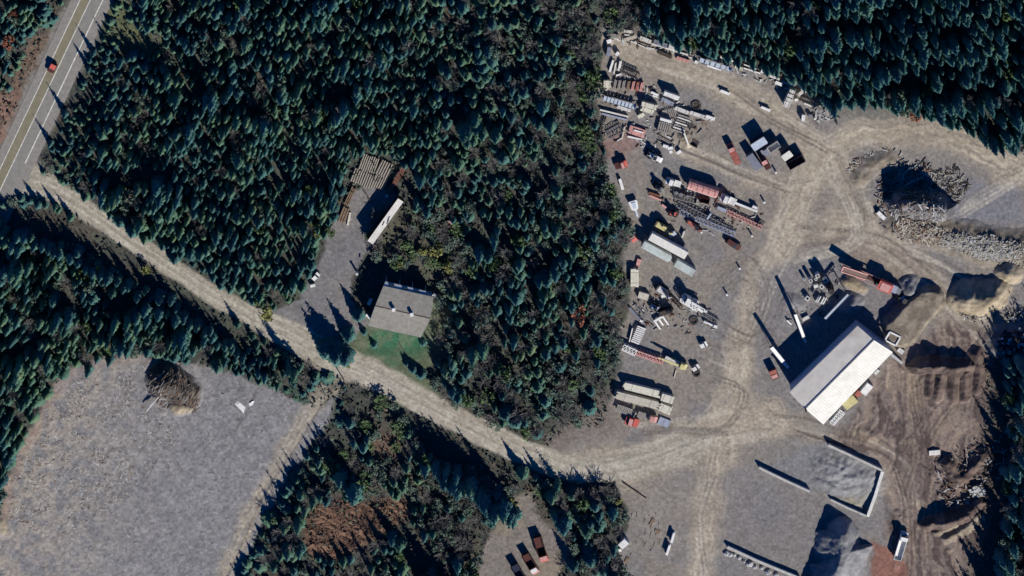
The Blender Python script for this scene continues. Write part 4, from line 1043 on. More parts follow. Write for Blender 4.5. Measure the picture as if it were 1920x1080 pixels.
# ---- heaps
MZ={}
def mound(name,label,cat,crest,slope,m,rough=0.5,plateau=0.0,step_=0.45,seed=5,kind=None,fine=0.25,asym=None):
    """heap whose crest runs through (px,py,height); sides fall at the given slope from the plateau's edge"""
    P=[at((a,b),h) for a,b,h in crest]; hm=max(p.z for p in P); R_=hm/slope*1.3+plateau+1
    x0=min(p.x for p in P)-R_; x1=max(p.x for p in P)+R_; y0=min(p.y for p in P)-R_; y1=max(p.y for p in P)+R_
    X_,Y_=np.meshgrid(np.arange(x0,x1,step_),np.arange(y0,y1,step_))
    n_=(fbm(X_/4,Y_/4,seed)-.5)*2; n2_=(fbm(X_/1.2,Y_/1.2,seed+9,3)-.5)*2
    Z=np.full(X_.shape,-9.0)
    Q=P if len(P)>1 else [P[0],P[0]+Vector((.05,0,0))]
    for a,b in zip(Q[:-1],Q[1:]):
        dx,dy=b.x-a.x,b.y-a.y; L2=dx*dx+dy*dy+1e-9
        t=np.clip(((X_-a.x)*dx+(Y_-a.y)*dy)/L2,0,1); ex=X_-a.x-t*dx; ey=Y_-a.y-t*dy; d=np.hypot(ex,ey)
        sl=slope if asym is None else np.where(ey>0,asym,slope)
        Z=np.maximum(Z,a.z+(b.z-a.z)*t-np.maximum(0,d*(1+.22*n_)-plateau)*sl)
    Z=Z+np.clip(Z+.4,0,1.5)*(rough*n_*.7+fine*n2_)
    keep_=(Z[:-1,:-1]>-.25)|(Z[1:,1:]>-.25)|(Z[:-1,1:]>-.25)|(Z[1:,:-1]>-.25)
    Z=np.maximum(Z,-.35); nr,nc=X_.shape; jj,ii=np.nonzero(keep_)
    q=np.stack([jj*nc+ii,jj*nc+ii+1,(jj+1)*nc+ii+1,(jj+1)*nc+ii],1); used=np.unique(q); rm=np.full(nr*nc,-1); rm[used]=np.arange(len(used))
    me=bpy.data.meshes.new(name); me.from_pydata(np.stack([X_.ravel()[used],Y_.ravel()[used],Z.ravel()[used]],1).tolist(),[],rm[q].tolist()); me.update()
    me.materials.append(gm); me.polygons.foreach_set('use_smooth',[True]*len(me.polygons)); o=bpy.data.objects.new(name,me); C.objects.link(o)
    # the heap's own soil, thinning out over the ground it was tipped on
    fx,fy,fz=X_.ravel()[used],Y_.ravel()[used],Z.ravel()[used]; qx,qy=proj_np(fx,fy)
    ii_=np.clip(np.searchsorted(xs,qx),0,nx-1); jj_=np.clip(np.searchsorted(ys,qy),0,ny-1); base=col[jj_,ii_]
    ta,tb=np.array(TONES[m][0]),np.array(TONES[m][1]); k_=smooth(.36,.64,fbm(fx/2.2,fy/2.2,seed+3))[:,None]; own=(tb*(1-k_)+ta*k_)*(0.8+0.4*fbm(fx/.7,fy/.7,seed+4,3))[:,None]
    w_=(smooth(0.0,0.9,fz+(fbm(fx/1.3,fy/1.3,seed+5)-.5)*.9)*.92)[:,None]; cc=np.concatenate([base*(1-w_)+own*w_,np.ones((len(fx),1))],1).astype(np.float32)
    at_=me.color_attributes.new('soil','FLOAT_COLOR','POINT'); at_.data.foreach_set('color',cc.ravel())
    def zf(x,y):
        i=int((x-x0)/step_); j=int((y-y0)/step_)
        return max(0.0,float(Z[j,i])) if 0<=i<nc and 0<=j<nr else 0.0
    return tag(o,label,cat,kind=kind),zf
def sticks(name,label,cat,poly,n,ln,wd,mats,zf=None,seed=1,lie=False,ang=None,spread=3.14):
    """loose broken wood strewn over a survey polygon"""
    R=random.Random(seed); xs_=[p[0] for p in poly]; ys_=[p[1] for p in poly]; per=len(mats); V=[]; F=[]; MI=[]; P=np.array(poly,float); c=0; mb=MB()
    X_=[]; 
    jit=R.uniform(0,999)
    while len(X_)<n:
        bx=np.array([R.uniform(min(xs_),max(xs_)) for _ in range(n)]); by=np.array([R.uniform(min(ys_),max(ys_)) for _ in range(n)]); k=(inpoly(bx,by,poly)>0)&((not lie)|(fbm(bx/17+jit,by/17,19)>np.array([R.uniform(.36,.62) for _ in range(n)])))
        X_+=list(zip(bx[k],by[k]))
    for px,py in X_[:n]:
        g=at((px,py)); z=(zf(g.x,g.y) if zf else ground_z(px,py)); L=R.uniform(*ln)*R.uniform(.5,1); w=R.uniform(*wd); a=(ang if ang is not None else 0)+R.uniform(-spread,spread); e=R.uniform(-.15,.25)*L*(.06 if lie else .5)
        d=Vector((math.cos(a)*L/2,math.sin(a)*L/2,e)); q=Vector((g.x,g.y,z+w*(.2 if lie else .6)+abs(e)*.6))
        f0=len(mb.f); mb.bar(q-d,q+d,w,w*.7); MI+= [R.randrange(per)]*(len(mb.f)-f0)
    o=mb.build(name,mats[0]); 
    for m in mats[1:]: o.data.materials.append(M[m])
    o.data.polygons.foreach_set('material_index',MI)
    return tag(o,label,cat,kind='stuff')
# ================================================================== the house plot
def house():
    zr,ze=6.9,6.1
    nA,nB=at((719,536),ze),at((813,557),ze)        # north eave
    sA,sB=at((690,611),ze),at((789,633),ze)        # south eave
    rA,rB=at((703.5,573.5),zr),at((807,597),zr)    # ridge
    o=root('house','grey shingled two-slope house with twin white chimneys beside a lawn','house',(rA+rB)/2*1.0)
    o.location.z=0; q=o.location.copy(); l=lambda v:Vector((v.x-q.x,v.y-q.y,v.z))
    nA,nB,sA,sB,rA,rB=map(l,(nA,nB,sA,sB,rA,rB))
    roof=MB().slab(nA,rA,rB,nB,.25).slab(sA,sB,rB,rA,.25).build('roof','shingle',o)
    rc=MB().bar(rA+Vector((0,0,.02)),rB+Vector((0,0,.02)),.3,.06).build('ridge_cap','timber_dark',roof)
    dirx=(rB-rA).normalized(); dirx.z=0; dirx.normalize(); iny=Vector((-dirx.y,dirx.x,0))
    w=MB(); ins=.45
    def down(v,z): return Vector((v.x,v.y,z))
    cN=[nA+dirx*ins-iny*ins,nB-dirx*ins-iny*ins]; cS=[sA+dirx*ins+iny*ins,sB-dirx*ins+iny*ins]; cR=[rA+dirx*ins,rB-dirx*ins]
    loop=[cN[0],cN[1],cR[1],cS[1],cS[0],cR[0]]
    b=[down(v,0) for v in (cN[0],cN[1],cS[1],cS[0])]; t=[down(cN[0],ze-.1),down(cN[1],ze-.1),down(cS[1],ze-.1),down(cS[0],ze-.1)]
    w.add(b+t,[(0,1,5,4),(1,2,6,5),(2,3,7,6),(3,0,4,7)])
    for e,n_,s_ in ((cR[0],t[0],t[3]),(cR[1],t[1],t[2])): w.add([n_,s_,down(e,zr-.45)],[(0,1,2)])
    w.build('walls','siding',o)
    for p in ((738,581),(772,590)):
        c=l(at(p,zr+.9)); ch=MB().box((c.x,c.y,zr+.2),(.9,.9,1.6),.2).build('chimney','white_paint',o); MB().box((c.x,c.y,zr+1.04),(1.05,1.05,.12),.2).build('chimney_cap','white_paint',ch)
    # lean-to along the far side with three dark skylights
    a,bb=l(at((722.5,527.5),5.3)),l(at((799,546),5.3)); c,d=l(at((720,536),5.9)),l(at((797,555),5.9))
    lt=MB().slab(a,c,d,bb,.18).build('porch_roof','siding',o)
    for f in (.17,.5,.78):
        m_=(a.lerp(bb,f)+c.lerp(d,f))/2+Vector((0,0,.06)); MB().box(m_,(1.9,.7,.08),math.atan2(dirx.y,dirx.x)).build('skylight','glass',lt)
    for f in (.02,.35,.66,.98):
        v=a.lerp(bb,f); MB().box((v.x,v.y,2.6),(.18,.18,5.2)).build('porch_post','white_paint',o)
    for f in (.15,.4,.65,.85):
        v=cS[0].lerp(cS[1],f)-iny*.02; wn_=MB().box((v.x,v.y,1.7),(1.4,.12,1.2),math.atan2(dirx.y,dirx.x)).build('window','glass',o)
        MB().box((v.x,v.y,1.02),(1.6,.2,.1),math.atan2(dirx.y,dirx.x)).build('sill','white_paint',wn_)
    v=cS[0].lerp(cS[1],.53)-iny*.02; dr_=MB().box((v.x,v.y,1.05),(1.0,.12,2.1),math.atan2(dirx.y,dirx.x)).build('door','dull_red',o)
    v=v+dirx*.35-iny*.08; MB().cyl((v.x,v.y,1.0),(v.x,v.y,1.15),.04).build('handle','offwhite',dr_)
house()
box_trailer('long white semi trailer with a blotched roof parked on the house driveway',(694,455),(751.5,375),12.5,4.6,'white_roof','maroon',worn=True)
flatbed('rust-red flatbed trailer beyond the white trailer on the driveway',(727,365),(757,316),7,1.3,'rust','dull_red',14)
beam('white-edged steel channel lying along the red flatbed by the driveway',(724,370),(741,342),4,.5,'white_paint',name='steel_channel')
logrow('log deck tier nearer the driveway with logs laid in close stripes',(676,347),(686,322),44,10,h=.7); logrow('log deck tier backing on the wood with grey striped logs',(686,322),(697,293),32,8,h=.7)
logrow('shorter log bundle beside the red flatbed in the log deck',(707,352),(718,330),26,6,h=.7); logrow('outer log bundle of the upper deck tier, close to the red flatbed',(714,329),(727,303),24,5,h=.7)
pole('dark bare pole lying at the foot of the log deck',(681,357),(699,383),2.2,'timber_dark')
pack('brown board pile on the verge of the house driveway, wider of two',(639,418),(650,390),14,1.0,3,'lumber_brown',.3); pack('thin pale plank row beside the brown board pile',(652,422),(657,398),4,.5,1,'lumber_cream',.1)
pack('long brown board stack above the brown board pile by the log deck',(648,386),(664,352),10,.8,3,'lumber_brown',.4); pole('weathered pole along the driveway edge above the board piles',(633,400),(655,358),2,'lumber_brown')
motor('small white car standing on the driveway edge by the scrub',(586,526),(598,514),9,'white_paint'); block('white plastic tote beside the small white car',(582,537),(591,535),6,1.2,'white_paint','tote','tote')
motor('red-pink pickup half hidden under trees behind the house',(836,424),(852,412),11,'pink_red',True,'parked_pickup','pickup')
post('dark burn barrel with pale lid on the driveway near the shade',(669,514),2.4,'offwhite',.42)
block('white propane tank crate against the house end wall',(691,572),(696,562),6,1.5,'white_paint','tank_crate','tank'); block('white garden box at the near corner of the house',(686,590),(695,598),5,1.0,'white_paint','garden_box','box'); block('white cabinet at the far corner of the house',(812,552),(819,557),6,1.6,'white_paint','cabinet','cabinet')
pole('thin dark hose pole lying across the green lawn',(746,640),(763,666),1.3,'timber_dark'); 
for px,py,r_,lb in ((683,622,1.5,'dark round shrub at the house corner on the lawn'),(702,646,1.4,'dark round shrub in the middle of the lawn edge'),(793,642,1.6,'dark shrub at the lawn side near the house'),(775,690,2.2,'larger dark shrub where the lawn meets the trees'),(790,700,2.0,'second dark shrub in the clump where lawn meets trees'),(763,680,1.5,'smallest dark shrub of the clump by the trees')):
    b=PLEAF['leaf_green'][random.randrange(3)]; i=random.randrange(8); put_tree('shrub',lb,None,px,py,(PROT['conifer'][i][2][0],PROT['conifer'][i][3]),r_/1.75,r_*1.2/10*1.6,1.0,'shrub')
def utility_pole(label,p,h):
    c=at(p); o=root('utility_pole',label,'utility pole',(c.x,c.y,0)); MB().cyl((0,0,-.3),(0,0,h),.19,.12,8).build('shaft','timber_dark',o); MB().box((0,0,h-.7),(2.2,.12,.14),.9).build('crossarm','timber_dark',o); MB().cyl((.3,0,h-2),(.3,0,h-1.2),.25,.25,8).build('transformer','grey_steel',o)
utility_pole('dark utility pole on the near verge of the gravel road opposite the house',(645,712),6.5)
utility_pole('thin utility pole on the open verge beside the highway bend',(1140,905),9.0) if False else None
motor('dark red car driving on the olive lane of the paved highway',(102,120),(93,137),13,'maroon',roof='bright_red')  # roof in a brighter red: sunlight painted on the top

# ================================================================== cleared field
m_,zf=mound('bark_heap','shaggy heap of bark and slabs with poles against it in the cleared field','heap',[(312,722,4.6),(345,742,3.6),(352,752,2.6)],.75,'bark_mulch',.7,1.0,seed=3)
sticks('slab_wood','broken slabs strewn over the heap in the cleared field','slab wood',[(280,700),(330,690),(375,730),(370,770),(330,775),(280,745)],240,(1,4),(.12,.26),['stick_grey','stick_brown','timber_dark'],zf,11,ang=1.0,spread=.5)
m2,zf2=mound('yellow_heap','low yellow heap at the foot of the bark heap','heap',[(336,766,1.6),(352,764,1.3)],.5,'sand',.4,.5,seed=4)  # low mound in the sand tone beside the bark heap
pole('longest pale pole leaning along the bark heap in the field',(275,771),(322,715),2,'lumber_pale',z=1.5); pole('shorter pole leaning beside the longest one on the bark heap',(280,762),(308,733),2,'lumber_pale',z=1.0)
sticks('field_debris','pale broken branches and chips scattered over the cleared field','wood debris',[(10,900),(80,775),(140,700),(290,680),(400,700),(470,725),(560,765),(520,860),(440,980),(380,1085),(-10,1085),(-10,980)],1700,(.3,1.5),(.06,.15),['stick_bleach','stick_pale','stick_grey','stick_pale'],None,12,lie=True)
sticks('field_slash','thicker tangle of slash on the upper half of the cleared field','slash',[(15,980),(30,880),(90,780),(150,705),(270,685),(300,760),(330,830),(240,930),(110,1010)],2600,(.3,1.8),(.06,.17),['stick_bleach','stick_pale','stick_grey','stick_brown'],None,13,lie=True)
sticks('brush_litter','orange-brown dead branches lying in the brush clearing','dead branches',[(565,985),(600,945),(660,930),(770,932),(760,965),(690,1015),(610,1045)],520,(.8,4),(.07,.16),['litter_brown','stick_brown','litter_brown'],None,14,ang=.5,spread=.7)
def sheet(label,pts,name='plastic_sheet'):
    c=at(pts[0]); o=root(name,label,'sheet',(c.x,c.y,0)); P=[at(p)-c for p in pts]; MB().prism([(p.x,p.y) for p in P],.02,.16).build('crumpled_film','white_paint',o); a=P[0].lerp(P[2],.5); MB().box((a.x,a.y,.22),(1.2,.3,.14),.7).build('fold','white_paint',o)
sheet('crumpled white plastic sheet in the cleared field, larger of two',[(440,757),(447,752),(454,758),(460,763),(457,775),(449,766)]); sheet('small white plastic scrap next to the larger sheet in the field',[(466,757),(471,752),(477,751),(474,759),(469,762)])
m3,_=mound('dirt_heap','tan dirt heap at the edge of the photo by the field corner','heap',[(0,985,1.0),(8,995,.8)],.3,'sand',.4,.6,seed=44)

# ================================================================== lumber yard, boundary row along the wood
Pk,Bm=pack,beam
Pk('grey plank pile at the yard corner nearest the plot wood',(1139,64),(1160,69),7,.8,3,'lumber_grey'); Pk('pale plank pile second from the yard corner',(1169,58),(1189,60),5,1.0,3,'lumber_pale'); Pk('low pale plank pile in front of the second one at the corner',(1170,75),(1191,69),6,.5,3,'lumber')
Pk('pale bundle heading the long boundary row',(1199,70),(1221,79),7,1.1,3,'lumber_pale'); pole('long pale pole at the front of the boundary row',(1183,77),(1221,94),2.5,'lumber_pale'); pole('darker pole just behind the long pale pole',(1190,76),(1220,86),2,'timber_dark'); Bm('bright straight beam in the middle of the boundary row',(1222,82),(1290,103),2.6,.3,'lumber_pale')
Pk('grey plank pile behind the bright straight beam',(1226,78),(1252,87),9,1.0,4,'slate_blue'); block('square pale pallet with a deep shadow in the boundary row',(1254,87),(1267,90),9,1.3,'offwhite','pallet_box','pallet')
Pk('dark plank pile in front of the bright beam',(1234,97),(1260,108),7,.8,3,'timber_dark'); Bm('white stub of beam across the dark plank pile',(1240,99),(1250,103),3,.5,'white_paint'); Pk('reddish beam pile after the square pallet',(1268,108),(1292,116),6,.8,3,'pink_red'); block('small white box where the reddish beams end',(1303,115),(1308,118),6,1.0,'white_paint')
flatbed('long bluish-white flatbed trailer in the boundary row',(1311,112),(1371,131),8,1.5,'pale_blue','steel_blue',6); Bm('white beam lying in front of the long bluish flatbed',(1326,123),(1352,132),3,.4,'white_paint')
Bm('white beam behind the tail of the long bluish flatbed',(1351,107),(1375,115),3.5,.5,'white_paint'); Pk('cream block of planks past the bluish flatbed',(1378,125),(1393,130),6,1.2,3,'lumber_cream'); Bm('first thin white beam of a parallel pair past the cream block',(1395,121),(1418,130),2,.35,'white_paint'); Bm('second thin white beam of the parallel pair past the cream block',(1395,128),(1426,138),2.4,.35,'white_paint')
block('white box between beam pair and long pale beam',(1427,133),(1437,137),6,1.2,'white_paint'); Pk('long pale plank pile after the white box in the boundary row',(1438,140),(1461,149),5,.8,2,'lumber_pale'); Bm('stout white beam near the end of the boundary row',(1454,154),(1467,160),6,1.0,'white_paint'); Bm('bluish beam closing the boundary row against the wood',(1466,153),(1488,163),3,.6,'pale_blue')
for k,(a,b,lb) in enumerate((((1481,170),(1491,174),'topmost'),((1477,178),(1488,182),'second'),((1474,185),(1486,190),'middle'),((1471,191),(1482,196),'fourth'),((1469,196),(1480,201),'lowest'))):
    Pk(lb+' of five tall pink lumber bundles in a stepped row',a,b,6,3.4,3,'lumber_pale',.1,4,'five tall lumber bundles in a stepped row')
Pk('pale bundle behind the stepped row of five',(1502,167),(1512,173),4,1.6,2,'lumber_pale'); Pk('white short bundle beside the stepped row of five',(1497,179),(1505,172),6,1.4,3,'lumber_pale'); block('white carton in front of the dark rack beyond the stepped row',(1490,188),(1496,187),5,1.0,'white_paint','carton','carton')
truss('dark steel rack behind the stepped lumber bundles',(1500,184),(1524,193),8,1.3,5,'dark_steel'); Bm('pale beam in front of the dark steel rack',(1508,194),(1523,200),3,.4,'lumber_pale')
block('white upright box at the yard corner by the scrap heap',(1506,228),(1507,216),7,1.9,'white_paint'); block('small grey box between white box and scrap heap',(1516,217),(1521,218),6,1.2,'slate_blue'); post('small white drum before the scrap heap',(1528,223),1.2)
m_,zf=mound('scrap_heap','dark scrap heap with pale bits at the edge of the yard near the wood','heap',[(1537,200,1.6),(1552,206,1.7)],.6,'ash_heap',.6,.6,seed=31)
sticks('scrap_metal','pale scrap iron scattered on the dark heap at the wood edge','scrap',[(1527,195),(1560,192),(1570,225),(1530,228)],90,(.8,3),(.15,.6),['stick_white','dark_steel','stick_grey'],zf,32)
Bm('white loose beam lying alone on the tan yard track',(1351,170),(1368,177),5,.8,'white_paint'); Bm('shorter white loose beam further along the tan track',(1427,201),(1444,208),5,.8,'white_paint')

# ------------------------------------------------------------------ racks on the plot side
block('white box at the yard corner standing against the trees',(1138,79),(1147,76),8,1.5,'white_paint'); block('grey upright crate below the white corner box',(1140,106),(1143,89),8,1.6,'slate_blue'); block('small white crate beside the grey upright crate',(1155,104),(1160,98),6,1.4,'white_paint')
Bm('upright white beam nearest the trees below the grey crate',(1143,135),(1150,113),4,.7,'white_paint'); Bm('second upright white beam below the grey crate',(1160,133),(1164,115),4,.8,'white_paint'); Bm('thin pale beam between the two upright white beams',(1151,138),(1155,118),2.5,.6,'lumber_pale'); Bm('short white beam crossing the foot of the upright ones',(1155,142),(1165,139),3,.5,'white_paint')
truss('dark bundled truss frame at the top of the plot-side racks',(1166,130),(1197,144),11,1.2,6,'dark_steel')
Pk('cream cube of lumber against the trees',(1132,158),(1145,158),14,2.0,4,'lumber_cream',.08)
for k,(x0,m) in enumerate(((1153,'lumber_grey'),(1161,'lumber_grey'),(1169,'lumber_grey'),(1178,'lumber_brown'),(1187,'pink_red'),(1195,'dull_red'),(1203,'pink_red'))):
    Pk(('first','second','third','fourth','fifth','sixth','seventh')[k]+' plank strip counted from the cream cube',(x0-2,168+k*.6),(x0+2,150+k*.7),5,.9,2,m,.2,2,'plank strips beside the cream cube',band=False)
flatbed('long bluish skeletal flatbed with open squares beside the trees',(1131,184),(1192,201),9,1.5,'pale_blue','steel_blue',9); Pk('short pale bundle below the skeletal flatbed',(1158,200),(1182,208),6,1.0,2,'lumber_pale'); Bm('long pale beam under the skeletal flatbed, upper',(1125,206),(1178,219),3,.7,'lumber_pale'); Bm('long lilac beam under the skeletal flatbed, lower',(1128,213),(1176,225),3,.6,'steel_blue')
Pk('cream lumber pack with dark knots, upper of two',(1204,195),(1232,203),9,2.2,2,'lumber_cream',.06); Pk('cream lumber pack, lower of two touching packs',(1202,204),(1226,211),8,1.8,2,'lumber_cream',.06); block('cream tarped cube beneath the cream packs',(1196,220),(1208,214),7,1.2,'lumber_cream')
Bm('upper thin white beam above the white truck body',(1221,173),(1234,179),4,.8,'white_paint'); Bm('lower thin white beam above the white truck body',(1224,179),(1233,183),2.5,.5,'white_paint')
container('white box container above the log bundles',(1245,175),(1273,185),8,2.4,'white_paint'); Pk('lilac plank pile below the white box container',(1240,185),(1263,196),7,.8,3,'steel_blue'); Pk('pale bundle in the middle of the diagonal row',(1265,202),(1291,212),7,1.2,3,'lumber_pale'); Pk('longer pale bundle next down the diagonal row',(1294,211),(1321,220),7,1.2,3,'lumber_pale'); Bm('white beam at the low end of the diagonal row',(1324,218),(1340,224),6,1.0,'white_paint')
def coil(label,p,r):
    c=at(p,.3); o=root('cable_coil',label,'cable coil',(c.x,c.y,0)); mb=MB()
    for k in range(16):
        a,b=k*math.pi/8,(k+1)*math.pi/8
        for rr_,z in ((r,.2),(r*.75,.35)): mb.bar((rr_*math.cos(a),rr_*math.sin(a),z),(rr_*math.cos(b),rr_*math.sin(b),z),.22)
    mb.build('loops','dark_steel',o); MB().box((0,0,.06),(r*.9,r*.9,.1)).build('pallet','timber_dark',o)
coil('dark coil of cable above the diagonal row',(1305,198),1.5)
logrow('grey log bundle with crosswise rows, upper part of the column',(1257,222),(1252,206),24,7,'lumber_grey',h=1.6) ; Bm('white bar across the column of grey logs',(1238,223),(1259,229),5,1.7,'white_paint'); Pk('grey slat pile below the white bar',(1243,249),(1248,230),24,1.3,6,'lumber_grey',.3); 
for k in range(7):
    Bm(('first','second','third','fourth','fifth','sixth','seventh')[k]+' beam down in the row of seven grey beams',(1272-k*1.9,215+k*4.6),(1294-k*1.9,222.5+k*4.6),2.6,.5,'lumber_pale' if k%2 else 'lumber_grey','beam','beam','row of seven grey beams',sup=False)
truss('dark thin frame leaning by the trees, plot side',(1122,258),(1135,219),4,.6,6,'dark_steel'); truss('grey pipe rack beside the dark leaning frame',(1139,254),(1166,240),16,.9,6,'grey_steel'); Bm('pale upright beam at the end of the grey pipe rack',(1166,262),(1171,238),2.5,.5,'lumber')
Pk('wide tan timber deck below the pipe rack',(1180,242),(1209,252),16,.9,5,'pink_red',.08); Bm('white bar on the edge of the tan timber deck',(1177,256),(1204,262),3,.5,'white_paint'); Bm('short white bar across the tan timber deck',(1189,244),(1206,249),2.5,1.0,'white_paint')
for k,(a,b) in enumerate((((1233,253),(1260,268)),((1236,258),(1262,272)),((1233,264),(1256,275)))): pole(('upper','middle','lower')[k]+' dark pole of three lying aslant below the slat pile',a,b,2.6,'lumber_grey',group='three dark poles aslant')
for k,(a,b,lb) in enumerate((((1243,273),(1253,276),'white concrete block, upper one below the dark poles'),((1252,279),(1262,277),'white concrete block, middle one below the dark poles'),((1255,286),(1261,284),'white concrete block, lower one below the dark poles'),((1269,288),(1277,283),'square white block standing apart below the dark poles'))): block(lb,a,b,6,1.0,'white_paint','concrete_block','block')
m_,zf=mound('chip_heap','small cream chip heap spilling toward the dark bucket','heap',[(1284,258,1.4),(1290,271,1.1)],.7,'sand',.3,.2,seed=51,step_=.3)
Bm('white spout lying on the cream chip heap',(1283,250),(1291,272),3,1.6,'white_paint'); 
def bucket(label,p,rz,m='dark_steel'):
    c=at(p,.6); o=root('loader_bucket',label,'bucket',(c.x,c.y,0),rz); MB().side([(-.9,.05),(.9,.02),(.9,.12),(-.6,.25),(-.75,1.1),(-.9,1.2)],-1.2,1.2).build('shell',m,o); MB().box((.92,0,.07),(.12,2.5,.08)).build('cutting_edge','rust',o)
bucket('dark rusty bucket dropped beside the cream chip heap',(1303,269),1.1); bucket('dark rounded bucket lying above the striped beams',(1295,236),.4)
loader('white and rust loader parked below the tan timber deck',(1242,304),(1211,289),15,'white_paint',3.0)
truck('small red truck parked against the plot trees',(1153,315),(1176,308),13,'bright_red','flat','maroon',2.4,cab_roof='pink_red',cabL=2.0)  # maroon bed is painted shade, pink cab roof painted sunlight
Bm('short white beam between red truck and plough trailer',(1162,336),(1168,356),5,1.0,'white_paint')
def plough(label,p0,p1,w):
    r,L=span('plough_trailer',label,'trailer',p0,p1,1.4); y=w*S/2; MB().prism([(-L/2,-y*.9),(-L/2+.5,-y),(0,-y*.75),(.5,-y*.25),(.5,y*.25),(0,y*.75),(-L/2+.5,y),(-L/2,y*.9)],.7,1.4).build('hopper','white_paint',r); MB().prism([(-L/2+.5,-y*.5),(-.4,-y*.35),(-.4,y*.35),(-L/2+.5,y*.5)],1.4,1.55).build('hopper_lid','pale_blue',r); MB().bar((.4,0,.8),(L/2,0,.6),.65,.5).build('drawbar','pale_blue',r); wheels(r,(-L/4,),y*.7,.45,.3)
plough('white hopper trailer with a narrow bluish drawbar near the plot corner',(1186,377),(1196,408),17)

# ------------------------------------------------------------------ parked truck cluster
container('pale blue container with a roof like sky, at the head of the truck cluster',(1411,278),(1436,262),15,3.6,'pale_blue',side='navy_paint')
truck('white dump truck with an open body in the truck cluster',(1461,271),(1429,291),13,'slate_blue','dump','offwhite',3.0)
container('cream-roofed container beside the dark open box',(1468,298),(1484,287),13,3.4,'white_roof',side='navy_paint')
container('dark open-topped box closing the truck cluster',(1478,313),(1507,297),15,2.6,'maroon',open_top=True,side='navy_paint')
truck('long red truck with a cab top coloured sunlit pink on the outer side of the cluster',(1385,311),(1368,273),12,'bright_red','flat','dull_red',2.6,cab_roof='pink_red')  # pink top: sunlight put into the red of the cab
container('slate grey container in the middle of the truck cluster',(1405,291),(1424,317),14,2.8,'slate_blue')
truck('red truck with a cab roof coloured sunlit pink between grey container and white drum',(1442,320),(1429,297),11,'bright_red','flat','maroon',2.6,cab_roof='pink_red',cabL=2.4)  # cab roof paler than the cab, sunlight painted in
post('white drum at the foot of the truck cluster',(1455,324),1.4); post('white drum beside the white boom truck',(1433,380),1.4); post('white drum on the open yard below the long pink boom',(1410,443),1.4); post('white drum alone near the main yard track',(1363,553),1.4); post('two-tone white drum on the gravel below the mixed machinery row',(1387,504),1.2); post('white marker drum below the timber racks',(1315,436),1.3)

# ------------------------------------------------------------------ machinery row
truck('white flatbed truck with black gear heading the machinery row',(1277,349),(1249,340),12,'white_paint','flat','white_paint',2.5)
def tank_trailer(label,p0,p1,w,h):
    r,L=span('tank_trailer',label,'trailer',p0,p1,h); y=w*S/2; mb=MB(); n=10; prof=[(-y,1.0),(-y,h*.72),(-y*.75,h*.93),(-y*.3,h),(y*.3,h),(y*.75,h*.93),(y,h*.72),(y,1.0)]
    k=len(prof); vs=[(-L/2,a,b) for a,b in prof]+[(L/2,a,b) for a,b in prof]; mb.add(vs,[tuple(range(k)),tuple(reversed(range(k,2*k)))]+[(i,k+i,k+(i+1)%k,(i+1)%k) for i in range(k)]); mb.build('tank_body','pink_red',r)
    for x in (-.4,-.2,0,.2,.4): MB().box((x*L,0,h+.03),(.12,y*1.2,.08)).build('rib','dull_red',r)
    MB().box((0,-y*1.02,h*.7),(L*.96,.1,.18)).build('side_rail','concrete_pale',r); MB().box((0,0,.85),(L*.95,y*1.1,.28)).build('frame','dark_steel',r); wheels(r,(-L/2+1,-L/2+2.2,L/2-1.2),y-.2,.48,.3)
tank_trailer('big pink-red tank trailer with rounded roof in the machinery row',(1291,347),(1346,365),18,3.4)
loader('small dark grey loader nose-on at the head of the machinery row',(1244,358),(1226,347),11,'grey_steel',2.2)
flatbed('low trailer carrying dark cylinders below the white flatbed truck',(1262,366),(1306,377),11,1.2,'dark_steel','offwhite',8)
for k,(px,py) in enumerate(((1268,362),(1277,365),(1289,369))):
    c=at((px,py),2.0); o=root('steel_drum',('first','second','third')[k]+' dark cylinder on the low trailer','drum',(c.x,c.y,1.2),.2,'dark cylinders on the low trailer'); MB().cyl((0,0,0),(0,0,.9),.6,.6,12).build('barrel','dark_steel',o); MB().cyl((0,0,.9),(0,0,.95),.63,.63,12).build('lid','grey_steel',o)
container('maroon skip bin behind the tank trailer',(1312,374),(1330,379),10,1.6,'maroon',open_top=True)
truck('white boom truck stretching its long white boom beside the tank trailer',(1380,383),(1352,371),14,'white_paint','flat','white_paint',2.6); Bm('long white crane boom resting past the boom truck',(1372,378),(1420,397),4,.9,'white_paint',sup=True); block('white tool box on the tip of the white crane boom',(1411,387),(1420,391),5,1.4,'white_paint','tool_box','box')
Bm('reddish beam below the small grey loader',(1218,367),(1240,376),4,.6,'pink_red'); Bm('rusty beam in front of the small grey loader',(1216,361),(1237,368),4,.6,'rust'); Bm('short pink beam beside the red skid machine',(1241,384),(1249,390),4,.8,'pink_red')
loader('bright red skid machine at the end of the trusses',(1254,399),(1272,404),11,'bright_red',2.0,cab_roof='pink_red')  # pink cab roof is the red with sunlight painted in
truss('long grey crane truss, upper of two in the machinery row',(1270,382),(1360,428),11,1.0,14,'grey_steel',.2); truss('long blue-grey crane truss, lower of two in the machinery row',(1275,398),(1378,440),9,1.0,14,'steel_blue',.2); Bm('pale bar laid across the two crane trusses',(1326,411),(1333,401),3,1.4,'pale_blue',sup=False)
Bm('lilac beam past the maroon skip bin',(1345,389),(1362,396),6,.7,'steel_blue'); truss('long pink and brown boom tapering toward the yard track',(1364,397),(1428,427),7,.8,10,'pink_red',.2); bucket('black grab at the tip of the long pink boom',(1426,420),-.5)
excavator('small red excavator lying below the crane trusses',(1288,415),(1316,434),8,'dull_red',2.2)
motor('dark maroon car left on the open gravel',(1362,450),(1388,468),12,'maroon')
